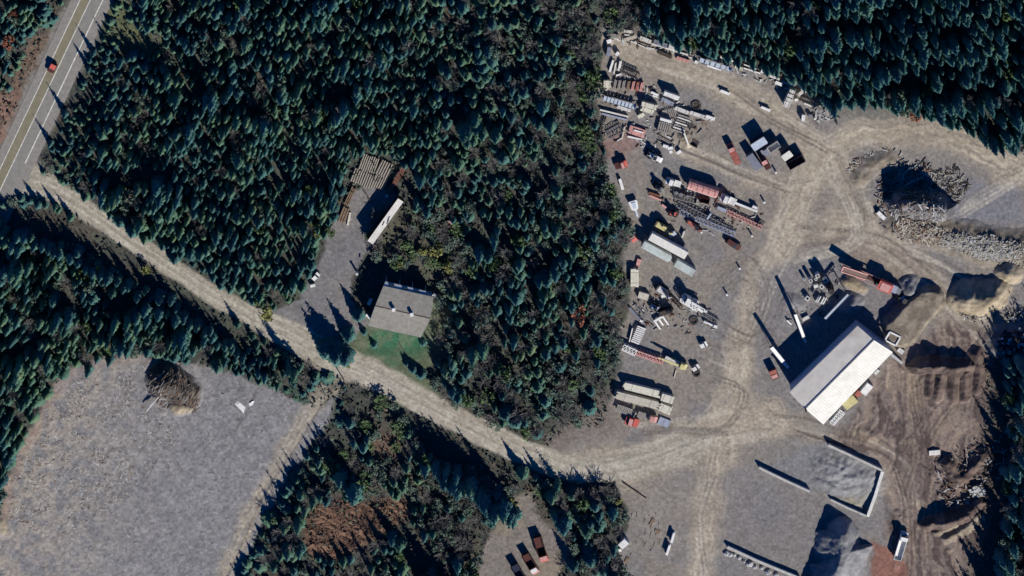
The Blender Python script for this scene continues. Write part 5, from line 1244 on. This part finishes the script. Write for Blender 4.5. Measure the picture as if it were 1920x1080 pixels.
excavator('yellow-green excavator with bluish counterweight beside the white trailer',(1229,421),(1264,440),12,'yellow_paint',3.0); block('bluish machine hood behind the yellow-green excavator',(1256,443),(1267,436),8,1.6,'pale_blue','machine_hood','hood'); Bm('thin pale bar past the bluish machine hood',(1279,446),(1283,434),3,.9,'offwhite')
box_trailer('clean bright white semi trailer on the gravel yard',(1219,443.5),(1287,480),15.5,3.9)
box_trailer('pale green semi trailer with a white rounded nose beside the bright one',(1205.5,458.5),(1258,487),14.5,3.5,'pale_green','pale_green',round_front=True)
container('pale green container at the tail of the bright white trailer',(1267,493.5),(1301,513),14.5,2.9,'pale_green')
motor('red pickup with roof coloured sunlit pink at the plot corner beside the trailers',(1180,436),(1192,454),12,'bright_red',True,'parked_pickup','pickup',roof='pink_red')  # roof tone is the red body with painted sunlight
Pk('tan upright lumber pack at the plot edge below the trailers',(1190,538),(1190,505),15,1.8,3,'lumber_cream',.05,3); block('pinkish crate above the tan lumber pack',(1196,498),(1199,486),8,.8,'pink_red'); block('square beige crate on the plot edge',(1197,553),(1216,558),13,1.4,'lumber'); Bm('pale post at the foot of the tan lumber pack',(1193,538),(1194,533),4,1.0,'white_paint')

# ------------------------------------------------------------------ middle yard machines
excavator('grey and white dismantled excavator on the plot side of the middle yard',(1232,540),(1260,560),13,'offwhite',2.4); block('white engine block beside the dismantled excavator',(1240,557),(1250,553),6,1.2,'white_paint','engine_block','engine'); truss('brown bent frame below the dismantled excavator',(1255,555),(1278,578),6,.8,5,'timber_dark'); loader('lilac forklift in the dark machinery clump',(1220,573),(1240,583),12,'steel_blue',1.8)
excavator('dark brown hulk of a digger beside the lilac forklift',(1236,590),(1262,582),11,'timber_dark',1.9)
truck('white gantry truck casting the longest shadow of the middle yard',(1310,577),(1281,562),14,'white_paint','crane','white_paint',4.4); truss('white lattice frame beside the gantry truck',(1277,561),(1309,580),9,2.4,6,'white_paint',.35)
block('white cube below the white lattice frame',(1297,580),(1304,578),6,1.4,'white_paint'); Bm('stout white beam pair head past the white cube',(1307,578),(1318,585),5,1.2,'white_paint'); block('little white box past the stout white beam',(1320,583),(1326,585),5,1.3,'white_paint'); truss('thin dark frame stretching out toward the yard track',(1318,588),(1346,604),8,.7,5,'grey_steel')
pole('thick white pipe end nearest the yard track',(1320,603),(1338,611),6,'white_paint','pipe','pipe'); block('white knob box at the end of the thick pipe',(1338,612),(1345,613),6,1.2,'white_paint'); coil('dark coil of hose at the foot of the thick white pipe',(1301,601),1.4)
def forks(label,p0,p1,w):
    r,L=span('fork_frame',label,'fork frame',p0,p1,1.1); y=w*S/2; MB().box((-L/2+.4,0,.8),(.7,2*y,.6)).build('mast','white_paint',r)
    for s in (-.8,0,.8): MB().bar((-L/2+.6,s*y,.9),(L/2*(1 if s else .6),s*y,.7),.55,.5).build('tine','white_paint',r)
forks('white fork frame with splayed tines above the slatted rack',(1234,596),(1246,614),22)
pole('longer grey ramp of two lying by the plot edge',(1180,577),(1204,604),5,'slate_blue','ramp','ramp'); pole('shorter grey ramp of two lying by the plot edge',(1190,571),(1209,592),4,'grey_steel','ramp','ramp'); block('small white crate at the foot of the grey ramps',(1200,601),(1206,604),5,.8,'white_paint')
pallets('white slatted rack of nine boards beside the plot trees',(1190,644),(1204,613),17,1.2,9); Bm('thin white rail standing beside the slatted rack',(1180,641),(1186,616),2,.8,'white_paint')
truss('white end frame of the long pink loading boom',(1168,651),(1192,662),11,1.4,4,'white_paint',.3); truss('long pink loading boom between white end frame and log loader',(1192,661),(1243,679),8,1.3,8,'pink_red',.3)
truck('yellow-green log loader truck on the end of the pink boom',(1247,675),(1288,692),12,'yellow_paint','crane','yellow_paint',2.8); Bm('thin pale outrigger post in front of the log loader truck',(1268,694),(1264,709),2,.4,'lumber',sup=False)
motor('small white utility cart beyond the log loader truck',(1298,695),(1311,687),9,'white_paint'); coil('ring of pale hose around the white utility cart foot',(1306,700),1.2); motor('little white tractor on the gravel above the log loader',(1313,651),(1326,645),10,'white_paint')

# ------------------------------------------------------------------ lumber trailers at the yard mouth
def lumber_trailer(label,p0,p1,w,h,m): 
    r=pack(label,p0,p1,w,h,6,m,.05,3,None,'lumber_trailer','lumber trailer',bear=False); L=math.hypot(*(at(p1,h)-at(p0,h)).xy); MB().box((0,0,.4),(L*.95,w*S*.6,.5)).build('bed_frame','dark_steel',r); wheels(r,(-L/2+1,-L/2+2.1),w*S/2-.1,.4,.25); return r
Pk('long cream lumber pack, upper of the two by the yard mouth',(1170,723.5),(1238,740.5),14,2.2,6,'lumber_cream',.05,3); Pk('short cream lumber pack at the end of the upper long one',(1239.5,744.5),(1262,751.5),15,2.2,6,'lumber_cream',.05,3); Pk('long pale lumber pack, lower of the two by the yard mouth',(1153.5,740.5),(1235.5,761.5),15,2.4,6,'lumber',.05,3); Pk('short pale lumber pack at the end of the lower long one',(1237,763),(1258,772),16,2.4,6,'lumber_cream',.06,3)
flatbed('grey-pink flatbed trailer under the lumber packs',(1156,764),(1190,776),12,1.2,'lumber_grey','offwhite',10); truck('pink truck with bare chassis between flatbed and grey plate',(1196,778),(1232,789),12,'pink_red','flat','lumber_grey',2.0); block('pale grey steel plate stack at the end of the pink truck',(1235,788),(1255,796),16,.6,'steel_blue','plate_stack','plate stack')
truck('bright red truck parked in front of the lumber packs',(1198,797),(1173,790),16,'bright_red','flat','bright_red',2.3,cab_roof='pink_red')  # sunlight on the cab roof is put into its pink colour

# ================================================================== the big shed and the crushing plant
def shed():
    zr,ze=8.85,7.3
    n0,n1=at((1480,735.5),ze),at((1608,611),ze); r0,r1=at((1509.5,766.5),zr),at((1638,637.5),zr); s0,s1=at((1543.5,796),ze),at((1674,660.5),ze)
    q=((r0+r1)/2); q.z=0; o=root('industrial_shed','long metal shed with one bright white and one grey roof slope','shed',q)
    n0,n1,r0,r1,s0,s1=[v-q for v in (n0,n1,r0,r1,s0,s1)]
    d=(r1-r0).normalized()
    MB().slab(n0,r0,r1,n1,.2).build('grey_roof_slope','shed_grey',o); se=MB().slab(s0,s1,r1,r0,.2).build('white_roof_slope','white_roof',o)
    rb=MB()
    for k in range(1,36):
        f=k/36; rb.bar(s0.lerp(s1,f)+Vector((0,0,.04)),r0.lerp(r1,f)+Vector((0,0,.04)),.09,.07)
    rb.build('roof_seams','white_roof',se); rc=MB().bar(r0+Vector((0,0,.06)),r1+Vector((0,0,.06)),.4,.14).build('ridge_cap','grey_steel',se)
    up=Vector((0,0,1)); c=d.cross(up).normalized(); i=.35
    b=[n0+d*i+c*i,n1-d*i+c*i,s1-d*i-c*i,s0+d*i-c*i]; w=MB(); B=[Vector((v.x,v.y,0)) for v in b]; T=[Vector((v.x,v.y,ze-.1)) for v in b]
    w.add(B+T,[(0,1,5,4),(1,2,6,5),(2,3,7,6),(3,0,4,7)])
    for a,e,f in ((T[0],T[3],r0+d*i),(T[1],T[2],r1-d*i)): w.add([a,e,Vector((f.x,f.y,zr-.3))],[(0,1,2)])
    w.build('walls','siding',o)
    for k in range(4):
        v=B[3].lerp(B[2],.15+.22*k); MB().box((v.x,v.y,2.2),(3.4,.3,4.4),math.atan2(d.y,d.x)).build('bay_door','grey_steel',o)
    v=B[0].lerp(B[3],.5); MB().box((v.x,v.y,2.4),(.3,4.5,4.8),math.atan2(d.y,d.x)).build('gable_door','grey_steel',o)
    v=r0.lerp(s0,.1)+Vector((0,0,.5)); MB().box((v.x-.3,v.y,v.z-.3),(.6,.6,1.2)).build('vent_stack','dark_steel',o)
shed()
block('white fuel tank skid against the bright side of the shed',(1618,739),(1632,722),14,1.6,'white_paint','tank_skid','tank'); block('small maroon crate between fuel skid and yellow bin',(1605,743),(1613,735),10,1.6,'dull_red'); container('yellow-green bin against the bright side of the shed',(1583,763),(1604,747),17,2.2,'yellow_paint'); 
truss('white guard frame at the lower end of the shed, nearer the bin',(1571,782),(1580,772),10,1.6,3,'white_paint',.3); truss('white guard frame at the very corner of the shed',(1560,795),(1571,782),9,1.4,3,'white_paint',.3); block('pale box stuck to the shed wall near the gable',(1640,702),(1648,694),6,1.2,'offwhite')
truck('red service truck parked off the shaded corner of the shed',(1448,695),(1456,714),14,'maroon','box','dull_red',2.4,cab_roof='pink_red',cabL=2.2)  # pink cab roof paints the sunlit top of a red cab
conveyor('white inclined conveyor nearest the red service truck, rising toward the yard track',(1478,690),.8,(1446,651),6.6,7,'white_paint'); conveyor('white inclined conveyor in the middle, half in the shadow of the shed',(1511,643),.6,(1491,589),7.4,5.5,'white_paint')
conveyor('pale stacker conveyor with a level belt high above the shaded ground',(1547,598),5.6,(1591,552),6.2,4.5,'pale_blue')
for k,(px,py,s_,h_) in enumerate(((1520,527,6,2.8),(1533,518,7,3.0),(1548,527,8,2.4),(1530,524,5,2.0),(1541,538,7,2.2),(1554,545,6,2.0),(1514,560,8,1.6),(1508,524,4,1.8))): hollow('open white concrete square among the plant parts cluster',(px,py),s_,h_,rz=.3+.1*k)
Pk('white ladder of bars below the concrete squares, outer one',(1531,567),(1538,555),7,1.2,2,'white_paint',.5,1,band=False); Pk('white ladder of bars below the concrete squares, inner one',(1541,571),(1548,558),8,1.2,2,'white_paint',.5,1,band=False); block('white cap block among the concrete squares',(1526,538),(1534,536),6,1.4,'white_paint','cap_block','block'); truss('dark tall frame throwing a broad shadow beside the concrete squares',(1561,545),(1556,550),6,6.0,2,'dark_steel',.5)
m_,zf=mound('gravel_heap','low grey gravel ring heap beside the conveyors','heap',[(1485,567,.9),(1500,572,.7)],.3,'gravel_grey',.3,.4,seed=61); m_,zf=mound('gravel_heap','grey cone of gravel under the level stacker conveyor','heap',[(1596,575,3.2)],.7,'gravel_grey',.3,.0,seed=62); m_,zf=mound('sand_heap','little twin sand cones beside the red crusher','heap',[(1590,530,1.6),(1606,538,1.5),(1618,545,1.2)],.6,'sand',.3,.1,seed=63)
m_,zf=mound('gravel_heap','dark round gravel cone at the tail of the red crusher','heap',[(1708,548,2.6)],.5,'gravel_grey',.3,.3,seed=64)
block('white step block at the foot of the middle conveyor',(1505,600),(1517,594),7,.8,'offwhite','step_block','block'); Bm('curved white pipe piece beside the middle conveyor',(1476,601),(1484,609),3,.7,'white_paint')
def crusher():
    r,L=span('rock_crusher','red mobile rock crusher with its feed belt rising to the open yard','crusher',(1578,500),(1690,548),2.0); y=1.6
    MB().box((0,0,1.3),(L*.96,1.1,.5)).build('chassis','maroon',r)
    t=MB(); 
    for s in (-1,1): t.bar((-L/2,s*.9,4.3),(-L*.08,s*.9,1.8),.3,.45)
    t.build('belt_frame','pink_red',r); MB().slab((-L/2,-.75,4.32),(-L*.08,-.75,1.82),(-L*.08,.75,1.82),(-L/2,.75,4.32),.1).build('belt','maroon',r); MB().cyl((-L/2,-.9,4.1),(-L/2,.9,4.1),.35,.35,10).build('head_drum','pink_red',r)
    for s in (-1,1): MB().box((-L*.02,s*1.35,2.0),(L*.42,.18,.5)).build('walkway','pink_red',r)
    MB().side([(L*.14,1.5),(L*.30,1.5),(L*.33,4.2),(L*.11,4.2)],-1.5,1.5).build('hopper','bright_red',r); MB().box((L*.22,0,4.25),(L*.15,2.4,.2)).build('hopper_grid','pink_red',r)
    MB().box((L*.36,.2,2.1),(L*.12,2.4,1.4)).build('engine_box','steel_blue',r); MB().box((L*.45,0,1.7),(L*.08,2.0,1.0)).build('control_box','grey_steel',r); wheels(r,(L*.1,L*.17,-L*.2),1.2,.55,.35)
crusher(); loader('dark loader feeding the tail of the red crusher',(1712,573),(1678,556),15,'dark_steel',3.2); block('pale blue cabinet beside the dark loader',(1690,562),(1697,557),7,2.0,'pale_blue','cabinet','cabinet')
m_,zf=mound('earth_ramp','flat-topped brown earth ramp running up to the hopper','ramp',[(1688,624,3.2),(1732,578,3.2),(1740,570,2.9)],1.9,'earth',.03,4.3,fine=.05,seed=71)
def grizzly():
    r,L=span('grizzly_hopper','pale steel hopper frame between earth ramp and shed','hopper',(1664,630),(1684,640),3.4); y=1.6; f=MB()
    for a in (-1,1):
        for s in (-1,1): f.bar((a*L/2,s*y,0),(a*L/2,s*y,3.4),.3)
    for s in (-1,1): f.bar((-L/2,s*y,3.4),(L/2,s*y,3.4),.5,.4)
    for a in (-1,1): f.bar((a*L/2,-y,3.4),(a*L/2,y,3.4),.5,.4)
    f.build('frame','white_paint',r); g=MB()
    for k in range(6): g.bar((-L/2+L*(k+.5)/6,-y,3.2),(-L/2+L*(k+.5)/6,y,3.0),.12)
    g.build('grizzly_bars','grey_steel',r); MB().slab((-L/2,-y,3),(L/2,-y,3),(L/4,-.4,1.2),(-L/4,-.4,1.2),.08).slab((L/2,y,3),(-L/2,y,3),(-L/4,.4,1.2),(L/4,.4,1.2),.08).build('chute','rust',r)
grizzly(); conveyor('thin grey feed conveyor along the gable of the shed',(1692,682),.9,(1641,639),3.2,4.5,'grey_steel'); block('pale blue crate on the lip of the earth ramp',(1680,582),(1687,586),6,1.5,'pale_blue'); block('small pale winch house at the foot of the ramp',(1684,655),(1694,662),9,1.6,'offwhite','winch_house','box')

# ================================================================== waste ground
m_,zf=mound('burn_pile','steep black burn pile of stumps with a sheer shaded face','heap',[(1696,388,7.6),(1730,392,8.0),(1764,396,7.6)],1.5,'ash_heap',1.0,1.2,fine=.5,seed=81,asym=2.6)
sticks('burn_pile_limbs','grey limbs and roots bristling over the burn pile','limbs',[(1650,395),(1690,345),(1700,300),(1745,305),(1760,370),(1770,410),(1690,420)],330,(1.5,5),(.14,.35),['stick_grey','stick_white','dark_steel','stick_brown'],zf,82)
sticks('pallet_scrap','tangle of broken pallets beside the burn pile','pallet scrap',[(1745,325),(1790,310),(1822,345),(1795,385),(1750,395)],260,(1,3.5),(.12,.3),['stick_grey','dark_steel','stick_pale','timber_dark'],None,83)
sticks('burn_pile_apron','charred and pale sticks fanned out under the burn pile','sticks',[(1655,300),(1690,310),(1670,380),(1650,420),(1700,430),(1760,420),(1755,385),(1690,400),(1640,405)],300,(1,4),(.12,.32),['timber_dark','stick_grey','dark_steel','stick_brown'],None,84)
m_,zf=mound('slash_windrow','long pale windrow of broken wood below the blue-grey gravel flat','windrow',[(1690,420,1.6),(1730,430,1.8),(1780,445,1.6),(1840,462,2.0),(1880,468,1.7),(1935,470,1.8)],.32,'earth',.5,1.6,seed=85)
sticks('slash_wood','bleached broken wood covering the long windrow, thick side','slash',[(1775,435),(1860,438),(1885,455),(1880,492),(1840,485),(1790,465),(1760,460)],1100,(.5,2.4),(.12,.28),['stick_white','stick_pale','stick_pale','stick_grey'],zf,86)
sticks('yellow_slash_wood','yellowish broken boards covering the near end of the windrow','slash',[(1670,425),(1690,405),(1740,415),(1775,432),(1760,458),(1720,455),(1690,450)],620,(.5,2.4),(.12,.3),['lumber','stick_pale','lumber_grey','stick_brown'],zf,87)
sticks('edge_slash_wood','bleached wood at the photo edge beyond the sand heap','slash',[(1885,450),(1940,448),(1940,495),(1905,500),(1882,480)],260,(.5,2.2),(.12,.3),['stick_white','stick_pale','stick_grey'],zf,88)
sticks('root_litter','pale roots ringing the tan bank above the burn pile','roots',[(1600,300),(1660,280),(1700,290),(1680,310),(1640,320),(1610,335),(1590,320)],170,(.8,3),(.1,.28),['stick_pale','stick_white','stick_brown'],None,89)
block('white plastic tank lying at the end of the yellowish windrow',(1646,398),(1659,411),8,1.3,'white_paint','plastic_tank','tank'); m_,zf=mound('dirt_bank','low brown dirt bank curving inside the yard track','heap',[(1612,335,.8),(1635,312,1.0),(1665,302,.9)],.3,'earth',.4,.8,seed=90)
m_,zf=mound('sand_heap','large tan sand heap with a bulldozed face beside the muddy track','heap',[(1818,566,5.0),(1845,570,5.2),(1862,562,4.4),(1874,548,3.2)],.85,'sand',.6,1.0,fine=.3,seed=91); m_,zf=mound('sand_heap','smaller tan sand heap above the large one','heap',[(1893,516,3.4),(1900,519,3.2)],.8,'sand',.5,.4,fine=.25,seed=92)
sticks('sand_heap_boards','boards and stakes stuck in the shaded foot of the large sand heap','boards',[(1795,570),(1835,560),(1850,590),(1825,600),(1800,595)],60,(1,3.5),(.15,.4),['lumber_grey','stick_white','timber_dark'],lambda x,y:.8,93)
m_,zf=mound('scrap_heap','black tyre and scrap heap with white flecks at the photo edge','heap',[(1880,645,1.8),(1925,640,2.4)],.42,'ash_heap',.7,2.0,seed=94)
sticks('scrap_iron','white-flecked scrap iron on the black heap at the photo edge','scrap',[(1866,640),(1880,618),(1940,612),(1940,668),(1890,665)],230,(.5,2.4),(.2,.8),['stick_white','dark_steel','dark_steel','rubber'],zf,95); sticks('edge_scrap','scrap strewn above the black heap at the photo edge','scrap',[(1880,590),(1940,575),(1940,605),(1890,605)],70,(.6,2.6),(.2,.6),['stick_white','stick_pale','dark_steel'],None,96)
m_,zf=mound('mud_bank','dark muddy bank with a sheer shaded face beside the earth ramp','heap',[(1722,690,3.6),(1755,688,4.6),(1795,694,4.4),(1815,688,3.6)],1.0,'mud',.9,.4,fine=.5,seed=97,asym=1.8)
for k,(c,lb) in enumerate((([(1748,700,1.6),(1742,742,1.2)],'first dozed mud ridge from the shed'),([(1767,702,2.0),(1757,748,1.4)],'second dozed mud ridge from the shed'),([(1790,702,2.0),(1788,750,1.4)],'third dozed mud ridge from the shed'),([(1812,700,2.1),(1810,748,1.5)],'fourth dozed mud ridge from the shed'),([(1832,668,2.2),(1840,700,2.0),(1832,735,1.4)],'outermost dozed mud ridge under the tall spruces'))): mound('mud_ridge',lb,'mud ridge',c,.7,'mud',.3,.1,seed=100+k)
m_,zf=mound('debris_bank','dark debris bank with pale ridges in the lower corner','heap',[(1740,985,3.0),(1775,982,4.0),(1815,968,4.0),(1836,945,3.2)],1.0,'mud',1.0,.4,fine=.5,seed=111,asym=1.8); 
for k,(c,lb) in enumerate((([(1757,1000,1.5),(1790,985,2.0)],'upper pale ridge of the debris bank'),([(1775,1012,1.6),(1815,990,2.2),(1832,970,2.4)],'lower pale ridge of the debris bank'))): mound('dirt_ridge',lb,'dirt ridge',c,.7,'earth',.4,.1,seed=115+k)
m_,zf=mound('mud_bank','rough dark mud bank under the trees above the debris bank','heap',[(1780,870,2.2),(1800,905,2.2),(1850,855,2.6)],.7,'mud',1.1,.6,fine=.5,seed=118,asym=1.2)
sticks('bank_scrap','pale roots and scrap on the dark banks near the photo edge','scrap',[(1740,880),(1790,850),(1860,810),(1900,830),(1880,900),(1850,930),(1860,960),(1820,990),(1760,930)],260,(.6,3.2),(.12,.4),['stick_grey','stick_white','stick_brown','timber_dark'],lambda x,y:.9,119)
block('tilted pale concrete slab on the mud above the debris bank',(1742,850),(1763,848),10,.7,'concrete_pale','concrete_slab','slab'); sticks('pale_spoil','pale lumps between the two dark banks','spoil',[(1815,915),(1838,905),(1850,925),(1825,930)],60,(.6,1.6),(.4,.9),['stick_pale','stick_white'],lambda x,y:1.2,120)
truck('white dump truck tilting over the orange puddle mud',(1683,1054),(1698,1003),15,'white_paint','dump','white_paint',3.6); 

# gravel bays
wall_run('far wall of the gravel bay, set along the muddy track',[(1553,835),(1590,852),(1655,883)],1.8,.7,'concrete'); wall_run('bright end wall of the gravel bay',[(1655,884),(1641,930),(1627,969)],1.8,.9,'concrete_pale'); wall_run('near wall of the gravel bay with a gap at the middle',[(1557,937),(1590,953),(1625,968)],1.3,.6,'concrete'); wall_run('low detached wall leading into the gravel bay',[(1423,877),(1470,900),(1518,922)],1.5,.7,'concrete')
for k,(c,sl,lb) in enumerate((([(1545,870,.9),(1560,878,1.0)],.32,'pale-crested gravel heap inside the bay'),([(1585,905,1.0),(1600,888,.9)],.32,'gravel heap at the back of the bay'),([(1535,902,.7),(1572,918,.9)],.3,'gravel heap at the bay mouth beside the wall gap'),([(1618,905,.8),(1626,888,.8)],.4,'low tan gravel heap against the bright end wall'))): mound('gravel_heap',lb,'heap',c,sl,'gravel_grey',.45,.2,fine=.2,seed=130+k)
m_,zf=mound('gravel_heap','broad pale gravel spread filling the walled bay','heap',[(1550,880,.9),(1590,895,1.5),(1615,905,1.3)],.16,'gravel_pale',.5,1.0,fine=.3,seed=139)
m_,zf=mound('gravel_heap','tallest gravel heap with a wide black shadow below the gravel bay','heap',[(1580,1008,6.2),(1584,1036,7.0),(1574,1072,7.0),(1548,1096,5.6)],.8,'gravel_grey',.8,.9,fine=.3,seed=140,asym=1.5)
wall_run('low rubble wall at the bottom edge below the detached wall',[(1364,1026),(1420,1052),(1500,1085)],1.3,.8,'concrete')
R=random.Random(5)
for k in range(13):
    px=1362+k*8+R.uniform(-3,3); py=1030+(px-1362)*.47+R.uniform(2,9); c=at((px,py)); o=root('boulder','pale boulder heaped along the low rubble wall','boulder',(c.x,c.y,.2),R.uniform(0,6),'boulders along the low rubble wall'); me=MB(); pts=[]
    bm_=__import__('bmesh').new(); __import__('bmesh').ops.create_icosphere(bm_,subdivisions=2,radius=R.uniform(.5,1.0))
    for v in bm_.verts: v.co*=1+R.uniform(-.18,.18); v.co.z*=.75
    m5=bpy.data.meshes.new('boulder_stone'); bm_.to_mesh(m5); bm_.free(); m5.materials.append(M['rock']); b=bpy.data.objects.new('stone',m5); C.objects.link(b); b.parent=o

# ================================================================== bottom lots
truck('dark red dump truck nearest the lone spruce on the dirt lot',(1007,1010),(1022,1056),16,'bright_red','dump','maroon',3.0,cab_roof='pink_red'); truck('brown-bodied truck with a white nose, middle of three on the dirt lot',(984,1042),(1006,1078),15,'pink_red','dump','maroon',2.8,cab_roof='white_paint'); truck('black-bodied truck cut by the photo edge on the dirt lot',(963,1062),(985,1098),15,'white_paint','dump','navy_paint',2.8)  # pink roof on the red cab is painted sunlight
container('small white shed box on the weedy bank facing the lot',(1163,1026),(1175,1015),13,2.4,'white_paint'); block('white step box at the door of the small white shed box',(1160,1033),(1165,1031),6,1.0,'white_paint','step_box','box'); Bm('upper white beam standing on edge in the foundation lot',(1259,1018),(1264,1000),4.5,1.4,'white_paint'); Bm('lower white beam standing on edge in the foundation lot',(1250,1041),(1256,1023),4.5,1.4,'white_paint')
pole('fallen dark trunk along the edge of the foundation lot',(1168,905),(1212,935),2.6,'timber_dark'); sticks('lot_litter','faint pale boards half buried in the foundation lot','boards',[(1170,960),(1230,940),(1262,960),(1250,1040),(1190,1060),(1165,1000)],26,(.6,2.4),(.1,.18),['stick_grey','litter_brown','lumber_grey'],None,151,ang=1.2,spread=.3)
for k,(a,b,lb) in enumerate((((1219,985),(1226,973),'brown plank mat in the foundation lot, upper'),((1228,994),(1237,999),'brown plank mat in the foundation lot, lower'),((1173,1055),(1178,1045),'dark plank mat at the foot of the foundation lot'))): Pk(lb,a,b,6,.25,3,'lumber_brown',.1,1,band=False,bear=False,name='plank_mat',cat='plank mat')
sticks('yard_litter','small chips and stones littering the gravel yard','litter',[(1140,70),(1480,165),(1620,230),(1600,440),(1440,560),(1420,720),(1300,800),(1160,800),(1180,500),(1140,300)],260,(.2,.8),(.06,.16),['stick_grey','stick_brown','stick_grey','stick_pale'],None,161)

# ------------------------------------------------------------------ odds and ends between the racks
sticks('rack_offcuts','offcuts and blocking littered between the timber racks','offcuts',[(1130,140),(1200,140),(1300,200),(1340,230),(1330,255),(1280,270),(1230,290),(1180,270),(1125,260)],170,(.6,2.6),(.14,.4),['stick_white','lumber_grey','timber_dark','lumber_pale','stick_brown'],None,171)
sticks('boundary_offcuts','offcuts scattered along the boundary row of the yard','offcuts',[(1135,60),(1200,66),(1300,98),(1400,128),(1490,160),(1480,172),(1390,142),(1290,112),(1200,90),(1140,80)],110,(.6,2.8),(.14,.38),['stick_white','lumber_grey','timber_dark','lumber_pale'],None,172)
sticks('machinery_scrap','loose iron and hoses around the machinery row','scrap',[(1215,340),(1350,345),(1430,400),(1400,430),(1330,450),(1250,420),(1215,385)],120,(.5,2.2),(.12,.36),['dark_steel','stick_grey','rust','stick_white'],None,173)
sticks('middle_yard_scrap','loose iron and hoses around the middle yard machines','scrap',[(1190,540),(1260,525),(1340,580),(1345,620),(1290,625),(1230,625),(1190,600)],120,(.5,2.2),(.12,.36),['dark_steel','stick_grey','rust','stick_white'],None,174)
sticks('plant_scrap','loose iron around the concrete squares and conveyors','scrap',[(1480,600),(1520,500),(1600,500),(1600,560),(1540,600)],70,(.5,2.0),(.12,.34),['dark_steel','stick_grey','stick_white'],None,175)
